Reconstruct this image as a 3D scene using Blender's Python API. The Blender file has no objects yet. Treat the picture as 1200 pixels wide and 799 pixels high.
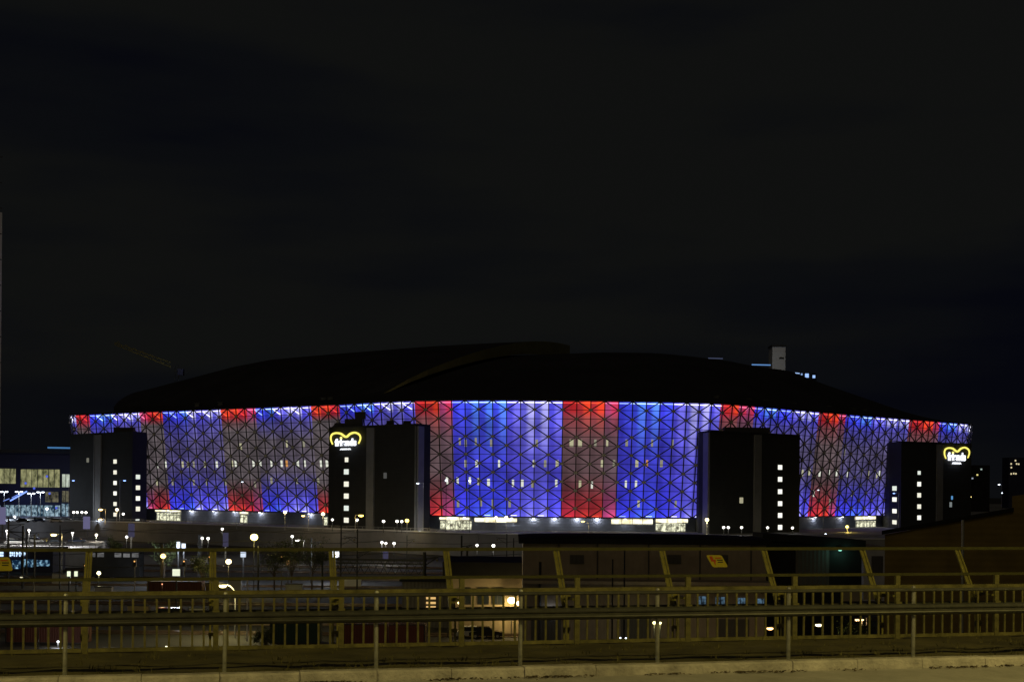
import bpy, math, random
from mathutils import Vector, Matrix
R = math.radians
random.seed(7)
scene = bpy.context.scene
COL = scene.collection

# ------------------------------------------------------------------ camera
F = 1550.0; ROLL = R(0.5); EYE = 22.0; PX0, PY0 = 600.0, 572.0
cr, sr = math.cos(ROLL), math.sin(ROLL)
cam_d = bpy.data.cameras.new('camera'); cam = bpy.data.objects.new('camera', cam_d); COL.objects.link(cam)
cam_d.sensor_width = 36; cam_d.lens = 36 * F / 1200
cam_d.shift_y = (PY0 - 399.5) / 1200
cam_d.clip_start = 0.1; cam_d.clip_end = 6000
cam.matrix_world = Matrix(((cr, -sr, 0, 0), (0, 0, -1, 0), (sr, cr, 0, EYE), (0, 0, 0, 1)))
scene.camera = cam

# ------------------------------------------------------------------ world: night sky with thin lit cloud
w = bpy.data.worlds.new('World'); scene.world = w; w.use_nodes = True
nt = w.node_tree; nt.nodes.clear()
def nd(t, **k):
    n = nt.nodes.new(t)
    for a, b in k.items(): setattr(n, a, b)
    return n
out = nd('ShaderNodeOutputWorld'); add = nd('ShaderNodeAddShader')
sky = nd('ShaderNodeTexSky', sky_type='NISHITA', sun_disc=False)
sky.sun_elevation = R(-8); sky.sun_rotation = R(200)
b1 = nd('ShaderNodeBackground'); b1.inputs['Strength'].default_value = 0.05
b2 = nd('ShaderNodeBackground'); b2.inputs['Strength'].default_value = 1.0
tc = nd('ShaderNodeTexCoord'); mp = nd('ShaderNodeMapping')
mp.inputs['Scale'].default_value = (2.2, 2.2, 11.0); mp.inputs['Rotation'].default_value = (0, R(4), 0)
mp.inputs['Location'].default_value = (0.35, 0.1, 0.4)
no = nd('ShaderNodeTexNoise'); no.inputs['Scale'].default_value = 1.0; no.inputs['Detail'].default_value = 4.0
no.inputs['Roughness'].default_value = 0.45
rp = nd('ShaderNodeValToRGB'); rp.color_ramp.interpolation = 'EASE'
rp.color_ramp.elements[0].position = 0.36; rp.color_ramp.elements[0].color = (0.0016, 0.0019, 0.0040, 1)
rp.color_ramp.elements[1].position = 0.62; rp.color_ramp.elements[1].color = (0.0050, 0.0053, 0.0050, 1)
e = rp.color_ramp.elements.new(0.48); e.color = (0.0032, 0.0036, 0.0046, 1)
# more cloud glow higher up
sp = nd('ShaderNodeSeparateXYZ'); mr = nd('ShaderNodeMapRange')
mr.inputs['From Min'].default_value = 0.05; mr.inputs['From Max'].default_value = 0.36
mr.inputs['To Min'].default_value = -0.06; mr.inputs['To Max'].default_value = 0.14
ad = nd('ShaderNodeMath', operation='ADD')
L = nt.links.new
L(tc.outputs['Generated'], mp.inputs['Vector']); L(mp.outputs[0], no.inputs['Vector'])
L(tc.outputs['Generated'], sp.inputs[0]); L(sp.outputs['Z'], mr.inputs['Value'])
L(no.outputs['Fac'], ad.inputs[0]); L(mr.outputs[0], ad.inputs[1]); L(ad.outputs[0], rp.inputs['Fac'])
L(sky.outputs[0], b1.inputs['Color']); L(rp.outputs['Color'], b2.inputs['Color'])
L(b1.outputs[0], add.inputs[0]); L(b2.outputs[0], add.inputs[1]); L(add.outputs[0], out.inputs[0])

# faint warm city glow coming over the photographer's shoulder
sd = bpy.data.lights.new('city_glow', 'SUN'); sd.energy = 0.11; sd.angle = R(25); sd.color = (1, .8, .5)
so = bpy.data.objects.new('city_glow', sd); COL.objects.link(so); so.rotation_euler = (R(60), 0, R(-15))
so.location = (0, -20, 60)

vs = scene.view_settings
vs.view_transform = 'Standard'; vs.look = 'None'; vs.exposure = 0; vs.gamma = 1; vs.use_curve_mapping = False
scene.cycles.max_bounces = 4; scene.cycles.diffuse_bounces = 2; scene.cycles.glossy_bounces = 2
scene.cycles.sample_clamp_indirect = 1.5
scene.cycles.use_denoising = True

# ------------------------------------------------------------------ helpers: measuring
def ray(px, py):
    a, b = (px - PX0) / F, (PY0 - py) / F
    return Vector((a * cr - b * sr, 1.0, a * sr + b * cr))
def P(px, py, Y):                                   # point on a depth plane
    d = ray(px, py); return Vector((d.x * Y, Y, EYE + d.z * Y))
def G(px, py, z):                                   # point on a level plane
    d = ray(px, py); Y = (z - EYE) / d.z; return Vector((d.x * Y, Y, z))
def XZ(px, Y, z):                                   # X for a column at a depth and height
    a = (px - PX0) / F; return (a - (z - EYE) / Y * sr) / cr * Y
def Zat(px, py, Y): return P(px, py, Y).z
def proj(p):
    x, z = p[0] / p[1], (p[2] - EYE) / p[1]
    return PX0 + F * (x * cr + z * sr), PY0 - F * (-x * sr + z * cr)
AF = R(13)                                          # the road runs at 13 degrees to the picture
def W(s, d, z): return Vector((s * math.cos(AF) - d * math.sin(AF), s * math.sin(AF) + d * math.cos(AF), z))

# ------------------------------------------------------------------ helpers: meshes
class MB:
    def __init__(s): s.v = []; s.f = []; s.m = []; s.uv = []
    def face(s, pts, mi=0, uv=None):
        n = len(s.v); s.v += [tuple(p) for p in pts]; s.f.append(tuple(range(n, n + len(pts)))); s.m.append(mi); s.uv.append(uv)
    def hexa(s, b, t, mi=0):                        # bottom ring b, top ring t
        n = len(s.v); k = len(b); s.v += [tuple(p) for p in b] + [tuple(p) for p in t]
        fs = [tuple(range(n + k - 1, n - 1, -1)), tuple(range(n + k, n + 2 * k))]
        fs += [(n + i, n + (i + 1) % k, n + k + (i + 1) % k, n + k + i) for i in range(k)]
        s.f += fs; s.m += [mi] * len(fs); s.uv += [None] * len(fs)
    def box(s, c, sz, rz=0, mi=0):
        c = Vector(c); h = Vector(sz) / 2; ca, sa = math.cos(rz), math.sin(rz)
        def q(x, y, z): return (c.x + x * ca - y * sa, c.y + x * sa + y * ca, c.z + z)
        b = [q(-h.x, -h.y, -h.z), q(h.x, -h.y, -h.z), q(h.x, h.y, -h.z), q(-h.x, h.y, -h.z)]
        t = [q(-h.x, -h.y, h.z), q(h.x, -h.y, h.z), q(h.x, h.y, h.z), q(-h.x, h.y, h.z)]
        s.hexa(b, t, mi)
    def bar(s, p, q, r, n=4, r2=None, mi=0):
        p = Vector(p); q = Vector(q); d = (q - p)
        if d.length < 1e-6: return
        d.normalize(); u = d.cross(Vector((0, 0, 1)))
        if u.length < 1e-3: u = Vector((1, 0, 0))
        u.normalize(); v = d.cross(u); r2 = r if r2 is None else r2
        A = [p + (u * math.cos(a) + v * math.sin(a)) * r for a in [2 * math.pi * (i + .5) / n for i in range(n)]]
        B = [q + (u * math.cos(a) + v * math.sin(a)) * r2 for a in [2 * math.pi * (i + .5) / n for i in range(n)]]
        s.hexa(A, B, mi)
    def path(s, pts, r, n=6, mi=0):
        for a, b in zip(pts, pts[1:]): s.bar(a, b, r, n, mi=mi)
    def prism(s, poly, z0, z1, mi=0): s.hexa([(x, y, z0) for x, y in poly], [(x, y, z1) for x, y in poly], mi)
    def ball(s, c, r, n=8, k=5, sq=1.0, mi=0):
        c = Vector(c); rings = []
        for j in range(1, k):
            t = math.pi * j / k
            rings.append([c + Vector((r * math.sin(t) * math.cos(2 * math.pi * i / n), r * math.sin(t) * math.sin(2 * math.pi * i / n), r * sq * math.cos(t))) for i in range(n)])
        top, bot = c + Vector((0, 0, r * sq)), c - Vector((0, 0, r * sq))
        for i in range(n): s.face([top, rings[0][i], rings[0][(i + 1) % n]], mi); s.face([bot, rings[-1][(i + 1) % n], rings[-1][i]], mi)
        for a, b in zip(rings, rings[1:]):
            for i in range(n): s.face([a[i], b[i], b[(i + 1) % n], a[(i + 1) % n]], mi)
    def build(s, name, mats, parent=None, loc=None):
        me = bpy.data.meshes.new(name)
        o0 = Vector((0, 0, 0)) if loc is None else Vector(loc)
        me.from_pydata([tuple(Vector(v) - o0) for v in s.v], [], s.f)
        if not isinstance(mats, (list, tuple)): mats = [mats]
        for m in mats: me.materials.append(m)
        if len(mats) > 1: me.polygons.foreach_set('material_index', s.m)
        if any(u for u in s.uv):
            l = me.uv_layers.new(name='UVMap'); k = 0
            for fc, u in zip(s.f, s.uv):
                for i in range(len(fc)):
                    l.data[k].uv = u[i] if u else (0, 0); k += 1
        me.validate(clean_customdata=False); me.update()
        o = bpy.data.objects.new(name, me); COL.objects.link(o)
        if parent is None: o.location = o0
        else:
            o.parent = parent; o.location = o0
        return o
def tag(o, label=None, cat=None, group=None, kind=None):
    if label: o['label'] = label
    if cat: o['category'] = cat
    if group: o['group'] = group
    if kind: o['kind'] = kind
    return o
def thing(name, label, cat, group=None, loc=(0, 0, 0), rz=0):
    o = bpy.data.objects.new(name, None); COL.objects.link(o); o.location = loc; o.rotation_euler = (0, 0, rz)
    o.empty_display_size = .5
    return tag(o, label, cat, group)
def dup(root, loc, rz, label, group=None):
    r = root.copy(); COL.objects.link(r); r.location = loc; r.rotation_euler = (0, 0, rz); r['label'] = label
    if group: r['group'] = group
    for ch in list(root.children):
        c = ch.copy(); COL.objects.link(c); c.parent = r
        for g in list(ch.children):
            d = g.copy(); COL.objects.link(d); d.parent = c
    return r
def spline(pts, n=8, closed=False):
    o = []; k = len(pts); pts = [Vector(p) for p in pts]
    rng = range(k) if closed else range(k - 1)
    for i in rng:
        if closed: a, b, c, d = pts[i - 1], pts[i], pts[(i + 1) % k], pts[(i + 2) % k]
        else: a, b, c, d = pts[max(i - 1, 0)], pts[i], pts[i + 1], pts[min(i + 2, k - 1)]
        for j in range(n):
            t = j / n
            o.append(.5 * ((2 * b) + (c - a) * t + (2 * a - 5 * b + 4 * c - d) * t * t + (3 * b - a - 3 * c + d) * t ** 3))
    if not closed: o.append(pts[-1])
    return o

# ------------------------------------------------------------------ helpers: materials
def mat(name, col, rough=.8, metal=0, var=.25, scale=1.5, bump=0, tint=None, spec=.5):
    m = bpy.data.materials.new(name); m.use_nodes = True; t = m.node_tree; b = t.nodes['Principled BSDF']
    b.inputs['Roughness'].default_value = rough; b.inputs['Metallic'].default_value = metal
    b.inputs['Specular IOR Level'].default_value = spec
    tcn = t.nodes.new('ShaderNodeTexCoord'); n = t.nodes.new('ShaderNodeTexNoise')
    n.inputs['Scale'].default_value = scale; n.inputs['Detail'].default_value = 6; n.inputs['Roughness'].default_value = .65
    r = t.nodes.new('ShaderNodeValToRGB'); r.color_ramp.elements[0].position = .3; r.color_ramp.elements[1].position = .7
    c2 = tint or tuple(min(1, c * (1 + var)) for c in col)
    r.color_ramp.elements[0].color = tuple(c * (1 - var) for c in col) + (1,); r.color_ramp.elements[1].color = tuple(c2) + (1,)
    t.links.new(tcn.outputs['Object'], n.inputs['Vector']); t.links.new(n.outputs['Fac'], r.inputs['Fac']); t.links.new(r.outputs['Color'], b.inputs['Base Color'])
    if bump:
        bp = t.nodes.new('ShaderNodeBump'); bp.inputs['Strength'].default_value = bump; bp.inputs['Distance'].default_value = .05
        n2 = t.nodes.new('ShaderNodeTexNoise'); n2.inputs['Scale'].default_value = scale * 8; n2.inputs['Detail'].default_value = 6
        t.links.new(tcn.outputs['Object'], n2.inputs['Vector']); t.links.new(n2.outputs['Fac'], bp.inputs['Height']); t.links.new(bp.outputs['Normal'], b.inputs['Normal'])
    return m
def panelled(name, col, pitch, axis='X', depth=.35, rough=.7, metal=0):   # corrugated or boarded sheet
    m = mat(name, col, rough, metal, .2, .4); t = m.node_tree; b = t.nodes['Principled BSDF']
    tcn = t.nodes['Texture Coordinate']; wv = t.nodes.new('ShaderNodeTexWave'); wv.bands_direction = axis
    wv.inputs['Scale'].default_value = 2 * math.pi / (20 * pitch) ; wv.inputs['Distortion'].default_value = 0
    bp = t.nodes.new('ShaderNodeBump'); bp.inputs['Strength'].default_value = depth; bp.inputs['Distance'].default_value = .08
    t.links.new(tcn.outputs['Object'], wv.inputs['Vector']); t.links.new(wv.outputs['Fac'], bp.inputs['Height']); t.links.new(bp.outputs['Normal'], b.inputs['Normal'])
    return m
_em = {}
def emit(col, s):
    k = (tuple(round(c, 3) for c in col), round(s, 3))
    if k in _em: return _em[k]
    m = bpy.data.materials.new('lit_lamp'); m.use_nodes = True; t = m.node_tree; t.nodes.clear()
    e = t.nodes.new('ShaderNodeEmission'); e.inputs[0].default_value = (*col, 1); e.inputs[1].default_value = s
    o = t.nodes.new('ShaderNodeOutputMaterial'); t.links.new(e.outputs[0], o.inputs[0]); _em[k] = m; return m
def room(name, c1, c2, s, scale=(1, 1, 1), lo=.35, hi=.65):        # lit interior seen through a window
    m = bpy.data.materials.new(name); m.use_nodes = True; t = m.node_tree; t.nodes.clear()
    e = t.nodes.new('ShaderNodeEmission'); e.inputs[1].default_value = s
    o = t.nodes.new('ShaderNodeOutputMaterial'); tcn = t.nodes.new('ShaderNodeTexCoord'); mpn = t.nodes.new('ShaderNodeMapping')
    mpn.inputs['Scale'].default_value = scale; n = t.nodes.new('ShaderNodeTexNoise'); n.inputs['Scale'].default_value = 1; n.inputs['Detail'].default_value = 5
    n.inputs['Roughness'].default_value = .7
    r = t.nodes.new('ShaderNodeValToRGB'); r.color_ramp.elements[0].position = lo; r.color_ramp.elements[1].position = hi
    r.color_ramp.elements[0].color = (*c1, 1); r.color_ramp.elements[1].color = (*c2, 1)
    l = t.links.new; l(tcn.outputs['Object'], mpn.inputs[0]); l(mpn.outputs[0], n.inputs['Vector']); l(n.outputs['Fac'], r.inputs['Fac']); l(r.outputs['Color'], e.inputs[0]); l(e.outputs[0], o.inputs[0])
    return m
M = dict(
    galv=mat('galvanised_steel', (.34, .34, .33), .42, .55, .3, 9, .15),
    orail=mat('dull_yellow_rail', (.055, .052, .010), .7, .0, .3, 7, .1),
    olive=mat('painted_yellow_steel', (.19, .17, .035), .6, .0, .35, 7, .1),
    rail=mat('weathered_railing_paint', (.145, .13, .045), .65, .1, .6, 4, .2),
    darkrail=mat('dark_guardrail_paint', (.07, .07, .065), .5, .3, .3, 5),
    kerb=mat('kerb_granite', (.46, .43, .42), .9, 0, .4, 2.5, .5),
    road=mat('road_asphalt', (.42, .40, .41), .75, 0, .22, 1.3, .35),
    verge=mat('gravel_verge', (.095, .082, .035), .95, 0, .5, 1.1, .6),
    deck=mat('bridge_concrete', (.10, .10, .09), .9, 0, .3, 2, .3),
    ground=mat('yard_gravel', (.036, .034, .031), .95, 0, .5, .05, .2),
    plaza=mat('plaza_paving', (.24, .24, .24), .8, 0, .25, .12, .1),
    wall=mat('retaining_concrete', (.21, .205, .21), .9, 0, .2, .15, .1),
    roof=mat('arena_roof_membrane', (.035, .035, .04), .9, 0, .25, .05, spec=.1),
    roofend=mat('roof_edge_cladding', (.30, .27, .10), .8, 0, .2, .1),
    node=mat('node_plate_steel', (.6, .58, .48), .6, .0, .2, .4),
    steel=mat('facade_steel', (.07, .075, .07), .6, .2, .2, .4),
    tower=panelled('stair_tower_cladding', (.022, .023, .022), 1.2, 'Z', .25, .85),
    strip=mat('tower_pilaster_sheet', (.22, .22, .22), .5, .2, .15, .3),
    base=panelled('arena_base_cladding', (.24, .28, .42), .9, 'Z', .3, .6),
    dark=mat('dark_steel', (.03, .03, .03), .6, .2, .2, 1),
    black=mat('black_roof_felt', (.018, .018, .018), .95, 0, .3, .3, spec=.1),
    shed=panelled('brown_corrugated_sheet', (.25, .20, .15), .7, 'X', .2),
    shedg=panelled('grey_corrugated_sheet', (.07, .065, .06), .5, 'X', .4),
    brown=panelled('brown_brick_wall', (.17, .12, .03), .6, 'Z', .3, .9),
    tan=mat('rendered_wall', (.22, .175, .11), .85, 0, .2, .3, .1),
    mall=mat('dark_cladding', (.012, .015, .05), .6, 0, .2, .1),
    grey=mat('light_grey_concrete', (.4, .4, .42), .8, 0, .15, .5),
    red=panelled('red_container_sheet', (.09, .026, .014), .3, 'X', .5),
    green=panelled('green_container_sheet', (.015, .04, .022), .3, 'X', .5),
    white=mat('white_paint', (.65, .65, .65), .5, 0, .1, 1),
    silver=mat('silver_car_paint', (.45, .46, .48), .3, .4, .05, 1),
    navy=mat('dark_blue_car_paint', (.03, .05, .12), .3, .2, .05, 1),
    blackp=mat('black_car_paint', (.02, .02, .02), .25, .2, .05, 1),
    redp=mat('red_car_paint', (.3, .02, .02), .3, .1, .05, 1),
    glass=mat('dark_glass', (.02, .025, .03), .1, 0, .1, 1),
    tyre=mat('tyre_rubber', (.02, .02, .02), .9, 0, .1, 1),
    leaf=mat('leaves', (.06, .08, .02), .7, 0, .5, 1.5),
    bark=mat('bark', (.08, .06, .04), .9, 0, .3, 3),
    grass=mat('dry_grass', (.10, .09, .03), .9, 0, .5, 3),
    ysign=mat('yellow_sign_plate', (.34, .28, .015), .5, 0, .08, 6),
    rsign=mat('red_sign_paint', (.35, .04, .01), .5, 0, .1, 6),
    ksign=mat('black_sign_paint', (.02, .02, .02), .5, 0, .1, 6),
    rust=mat('rusty_rail', (.16, .12, .09), .35, .7, .3, 1),
)
WHITE = (1, .97, .88); COOL = (.75, .85, 1); AMBER = (1, .62, .18); YEL = (1, .82, .22); BLUE = (.25, .4, 1)

def light(loc, col, watts, parent=None, r=.15, typ='POINT', name='lamp_light'):
    d = bpy.data.lights.new(name, typ); d.color = col; d.energy = watts
    d.shadow_soft_size = r
    o = bpy.data.objects.new(name, d); COL.objects.link(o); o.location = loc
    if parent: o.parent = parent
    return o

# ------------------------------------------------------------------ setting: ground, plaza, retaining wall
ZY, ZP = 3.0, 9.0                                   # rail yard level, arena plaza level
b = MB(); b.face([(-3000, -200, ZY), (3000, -200, ZY), (3000, 4500, ZY), (-3000, 4500, ZY)])
tag(b.build('ground', M['ground']), kind='structure')
edge = [(-900, 640), (-420, 545), (-180, 470), (-129, 448), (-9, 366), (40, 350), (150, 352), (420, 400), (1200, 560)]
b = MB()
poly = edge + [(1200, 1500), (-900, 1500)]
b.face([(x, y, ZP) for x, y in poly]); tag(b.build('plaza', M['plaza']), kind='structure')
b = MB()
for p, q in zip(edge, edge[1:]):
    p, q = Vector(p), Vector(q); n = (q - p).normalized(); n = Vector((n.y, -n.x))
    b.hexa([(*p, ZY - .2), (*(p + n * .5), ZY - .2), (*(q + n * .5), ZY - .2), (*q, ZY - .2)],
           [(*p, ZP + .35), (*(p + n * .5), ZP + .35), (*(q + n * .5), ZP + .35), (*q, ZP + .35)])
rw = b.build('retaining_wall', M['wall']); tag(rw, 'long grey concrete retaining wall below the arena plaza', 'wall')
# railing on the plaza edge
b = MB()
for p, q in zip(edge[1:8], edge[2:8]):
    p, q = Vector(p), Vector(q); n = (q - p).normalized(); n = Vector((n.y, -n.x))
    b.hexa([(*(p - n * .15), ZP + .352), (*(p + n * .62), ZP + .352), (*(q + n * .62), ZP + .352), (*(q - n * .15), ZP + .352)], [(*(p - n * .15), ZP + .6), (*(p + n * .62), ZP + .6), (*(q + n * .62), ZP + .6), (*(q - n * .15), ZP + .6)])
b.build('coping', M['white'], rw)
t = thing('plaza_railing', 'thin steel railing along the top of the grey retaining wall', 'railing')
rb = MB(); npst = 0
for p, q in zip(edge[2:7], edge[3:7]):
    p, q = Vector(p), Vector(q); rb.bar((*p, ZP + 1.35), (*q, ZP + 1.35), .07); rb.bar((*p, ZP + .85), (*q, ZP + .85), .05)
    k = int((q - p).length / 6)
    for i in range(k):
        c = p.lerp(q, i / k)
        if npst == 0: pb = MB(); pb.bar((0, 0, .35), (0, 0, 1.35), .06); po = pb.build('post', M['galv'], t); o = po
        else: o = po.copy(); COL.objects.link(o); o.parent = t
        o.location = (c.x, c.y, ZP); npst += 1
rb.build('rail', M['galv'], t)

# ------------------------------------------------------------------ the road bridge in the foreground
ZR, ZK, ZV = 19.50, 19.64, 19.54
def slab(name, s0, s1, d0, d1, z0, z1, m, kind='structure'):
    b = MB(); b.hexa([W(s0, d0, z0), W(s1, d0, z0), W(s1, d1, z0), W(s0, d1, z0)], [W(s0, d0, z1), W(s1, d0, z1), W(s1, d1, z1), W(s0, d1, z1)])
    return tag(b.build(name, m), kind=kind)
DK = 17.0
slab('road', -90, 110, -6, DK - .02, ZR - 1.0, ZR, M['road'])
# kerb: separate stones laid end to end, slightly out of line
b = MB(); s = -60.0; rnd = random.Random(3)
while s < 80:
    l = rnd.choice([.95, .98, 1.0, .8, 1.9]); j = rnd.uniform(-.015, .015); k = rnd.uniform(-.008, .008); c = .025
    s0, s1 = s + .004, s + l - .004
    prof = [(DK + j, ZR - .2), (DK + j, ZK + k - c), (DK + j + c, ZK + k), (DK + .19, ZK + k), (DK + .19, ZR - .2)]
    b.hexa([W(s0, d, z) for d, z in prof], [W(s1, d, z) for d, z in prof]); s += l
tag(b.build('kerb', M['kerb']), kind='structure')
# verge with an uneven surface
b = MB(); rnd = random.Random(5); nS, nD = 260, 9; d0, d1 = DK + .195, 22.35
gridz = {}
for i in range(nS + 1):
    for j in range(nD + 1):
        gridz[i, j] = W(-50 + 120 * i / nS, d0 + (d1 - d0) * j / nD, ZV - .02 * j / nD * 10 + (rnd.uniform(-.02, .02) if 0 < j < nD else 0))
for i in range(nS):
    for j in range(nD): b.face([gridz[i, j], gridz[i + 1, j], gridz[i + 1, j + 1], gridz[i, j + 1]])
tag(b.build('verge', M['verge']), kind='structure')
slab('bridge_deck', -60, 80, DK + .2, 22.9, 18.2, ZV - .30, M['deck'])
slab('bridge_edge_beam', -60, 80, 21.45, 22.1, ZV - .31, ZV - .225, M['deck'])
# tufts of dry grass and litter along the kerb
b = MB(); rnd = random.Random(11)
for i in range(900):
    s = rnd.uniform(-12, 18); d = DK + .2 + rnd.random() ** 2.5 * 3.5; c = W(s, d, ZV - .03)
    for k in range(5):
        a = rnd.uniform(0, 6.28); h = rnd.uniform(.03, .09); q = c + Vector((rnd.uniform(-.06, .06), rnd.uniform(-.06, .06), 0))
        u = Vector((math.cos(a), math.sin(a), 0)) * .008
        b.face([q - u, q + u, q + Vector((rnd.uniform(-.04, .04), rnd.uniform(-.04, .04), h))])
tag(b.build('grass_tufts', M['grass']), 'short dry grass tufts scattered on the verge behind the kerb', 'grass', kind='stuff')

b = MB(); rnd = random.Random(12)
for i in range(2600):
    s = rnd.uniform(-12, 18)
    if math.sin(s * 1.9) + math.sin(s * 4.3 + 1) + rnd.uniform(-1, 1) < .1: continue
    c = W(s, DK - abs(rnd.gauss(0, .07)) - .02, ZR + .004); r_ = rnd.uniform(.012, .04); a = rnd.uniform(0, 6.28)
    pts = [c + Vector((math.cos(a + k * 1.57) * r_, math.sin(a + k * 1.57) * r_ * .6, rnd.uniform(0, .03))) for k in range(4)]
    b.face(pts)
tag(b.build('fallen_leaves', M['bark']), 'dark fallen leaves and grit along the foot of the kerb', 'leaves', kind='stuff')

# guardrail
ZGB = ZV - .02
t = thing('guardrail', 'low road guardrail with round posts right behind the kerb', 'guardrail', loc=tuple(W(4, 17.8, ZGB)), rz=AF)
def loc(s, d, z): return Vector((s - 4, d - 17.8, z - ZGB))
ztop = ZGB + 1.03; rnd = random.Random(21)
proto = None
for k in range(-14, 20):
    s = -1.752 + 2 * k
    if proto is None:
        b = MB(); b.bar((0, 0, -.1), (0, 0, 1.06), .029, 10); b.box((0, -.06, .75), (.07, .08, .12))
        b.ball((0, 0, 1.06), .031, 8, 4)
        proto = b.build('post', M['galv'], t); o = proto
    else:
        o = proto.copy(); COL.objects.link(o); o.parent = t
    o.location = loc(s, 17.8, ZGB); o.rotation_euler = (rnd.uniform(-.01, .01), rnd.uniform(-.008, .008), 0)
b = MB(); b.bar(loc(-32, 17.76, ztop), loc(38, 17.76, ztop), .026, 8); b.build('top_pipe', M['darkrail'], t)
b = MB(); zc = ZGB + .75                           # W-shaped beam rolled from sheet
wprof = [(0, .105), (-.03, .085), (-.055, .05), (-.05, .03), (-.02, .01), (-.02, -.01), (-.05, -.03), (-.055, -.05), (-.03, -.085), (0, -.105), (.012, -.1), (-.01, -.05), (0, 0), (-.01, .05), (.012, .1)]
b.hexa([loc(-32, 17.69 + x, zc + z * .78) for x, z in wprof], [loc(38, 17.69 + x, zc + z * .78) for x, z in wprof]); b.build('crash_beam', M['darkrail'], t)

# bridge railing with balusters
DB = 21.7; ZB = 19.32
t = thing('bridge_railing', 'bridge parapet railing of upright bars between square posts', 'railing', loc=tuple(W(5, DB, ZB)), rz=AF)
def loc2(s, d, z): return Vector((s - 5, d - DB, z - ZB))
proto = None; posts = [-1.837 + 2 * k for k in range(-9, 17)]
for s in posts:
    if proto is None:
        b = MB(); b.box((0, 0, .56), (.085, .07, 1.22)); b.box((0, -.055, .62), (.11, .04, .16)); b.box((0, -.01, .02), (.17, .17, .04))
        proto = b.build('post', M['rail'], t); o = proto
    else: o = proto.copy(); COL.objects.link(o); o.parent = t
    o.location = loc2(s, DB, ZB)
for nm, z, wd, h in (('handrail', .965, .09, .075), ('middle_rail', .50, .05, .07), ('lower_rail', .085, .05, .06)):
    b = MB()
    for s in posts[:-1]: b.box(loc2(s + 1, DB - .004, ZB + z), (1.995 if nm == 'handrail' else 1.9, wd, h))
    b.build(nm, M['rail'], t)
bal = [(s0 + 2 * i / 11) for s0 in posts[:-1] for i in range(1, 11)]
bal.sort(key=lambda s: abs(s - 5)); proto = None; rnd = random.Random(2)
rest = MB()
for n_, s in enumerate(bal):
    if n_ < 100:
        if proto is None:
            b = MB(); b.box((0, 0, .52), (.032, .032, .86)); proto = b.build('baluster', M['rail'], t); o = proto
        else: o = proto.copy(); COL.objects.link(o); o.parent = t
        o.location = loc2(s, DB, ZB) + Vector((rnd.uniform(-.006, .006), 0, 0)); o.rotation_euler = (0, rnd.uniform(-.01, .01), 0)
    else: rest.box(loc2(s, DB, ZB + .52), (.032, .032, .86))
tag(rest.build('far_balusters', M['rail'], t), kind='stuff')

# outward-leaning screen frame behind it, protecting the railway
ZT = 20.92
t = thing('safety_screen', 'yellow leaning steel frame rising outside the bridge railing', 'screen', loc=tuple(W(5, 22.3, ZB)), rz=AF)
def loc3(s, d, z): return Vector((s - 5, d - 22.3, z - ZB))
proto = None
for s in posts:
    if proto is None:
        b = MB()
        for dx in (-.038, .038):
            b.bar((dx, 0, -.2), (dx, .02, .55), .022, 4); b.bar((dx, .02, .55), (dx, .75, ZT - ZB), .024, 4)
        b.bar((0, .03, .55), (0, .77, ZT - ZB), .02, 4)
        b.box((0, -.25, .8), (.05, .5, .035)); b.box((0, -.02, .80), (.13, .05, .10)); b.box((0, -.02, .25), (.13, .05, .06))
        proto = b.build('post', M['olive'], t); o = proto
    else: o = proto.copy(); COL.objects.link(o); o.parent = t
    o.location = loc3(s - .05, 22.2, ZB); 
for nm, fz, dd in (('top_rail', ZT, .72), ('middle_rail', ZB + 1.13, .40)):
    b = MB()
    b.box(loc3(5, 22.2 + dd, fz), (44, .05, .055 if nm == 'top_rail' else .05)); b.build(nm, M['orail'], t)
b = MB(); b.box(loc3(5, 22.2 + .02, ZB + .60), (44, .03, .09)); b.build('lower_rail', M['dark'], t)

def yellow_sign(pxc, label):
    # plate hung on the leaning frame between two posts
    dd = 22.2 + .56; best = None
    for i in range(4000):
        s = -20 + i * .01
        x, _ = proj(W(s, dd, 20.70))
        if best is None or abs(x - pxc) < best[0]: best = (abs(x - pxc), s)
    s = best[1]
    t = thing('warning_sign', label, 'sign', 'yellow railway warning plates', loc=tuple(W(s, dd, 20.70)), rz=AF)
    lean = math.atan2(.73, ZT - ZB - .55)
    def q(x, z, o=0): return Vector((x + z * .28, z * math.sin(lean) - o * math.cos(lean), z * -1 * -math.cos(lean) + 0 - o * 0))
    def plate(name, m, pts, o, th=.004):
        b = MB(); n = Vector((0, -math.cos(lean), math.sin(lean)))
        base = [Vector((x, z * math.sin(lean), z * math.cos(lean))) + n * o for x, z in pts]
        b.hexa(base, [p + n * th for p in base]); return b.build(name, m, t)
    # skewed plate (leans with the frame towards upper left)
    def sk(pts): return [(x - z * .30, z) for x, z in pts]
    c = .025
    plate('plate', M['ysign'], sk([(-.15 + c, -.13), (.15 - c, -.13), (.15, -.13 + c), (.15, .13 - c), (.15 - c, .13), (-.15 + c, .13), (-.15, .13 - c), (-.15, -.13 + c)]), 0)
    bolt = [(-.10, .10), (-.045, .10), (-.06, .03), (-.01, .03), (-.085, -.10), (-.07, -.01), (-.115, -.01)]
    plate('lightning_mark', M['rsign'], sk(bolt), .006)
    for z, x0, x1 in ((.065, .0, .11), (.02, .01, .12), (-.025, .0, .10)):
        plate('text_line', M['ksign'] if z < .05 else M['rsign'], sk([(x0, z - .010), (x1, z - .010), (x1, z + .010), (x0, z + .010)]), .006)
    return t
yellow_sign(840, 'small yellow lightning warning plate above the railing, right of centre')
yellow_sign(2, 'small yellow lightning warning plate cut off by the left edge')

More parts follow.
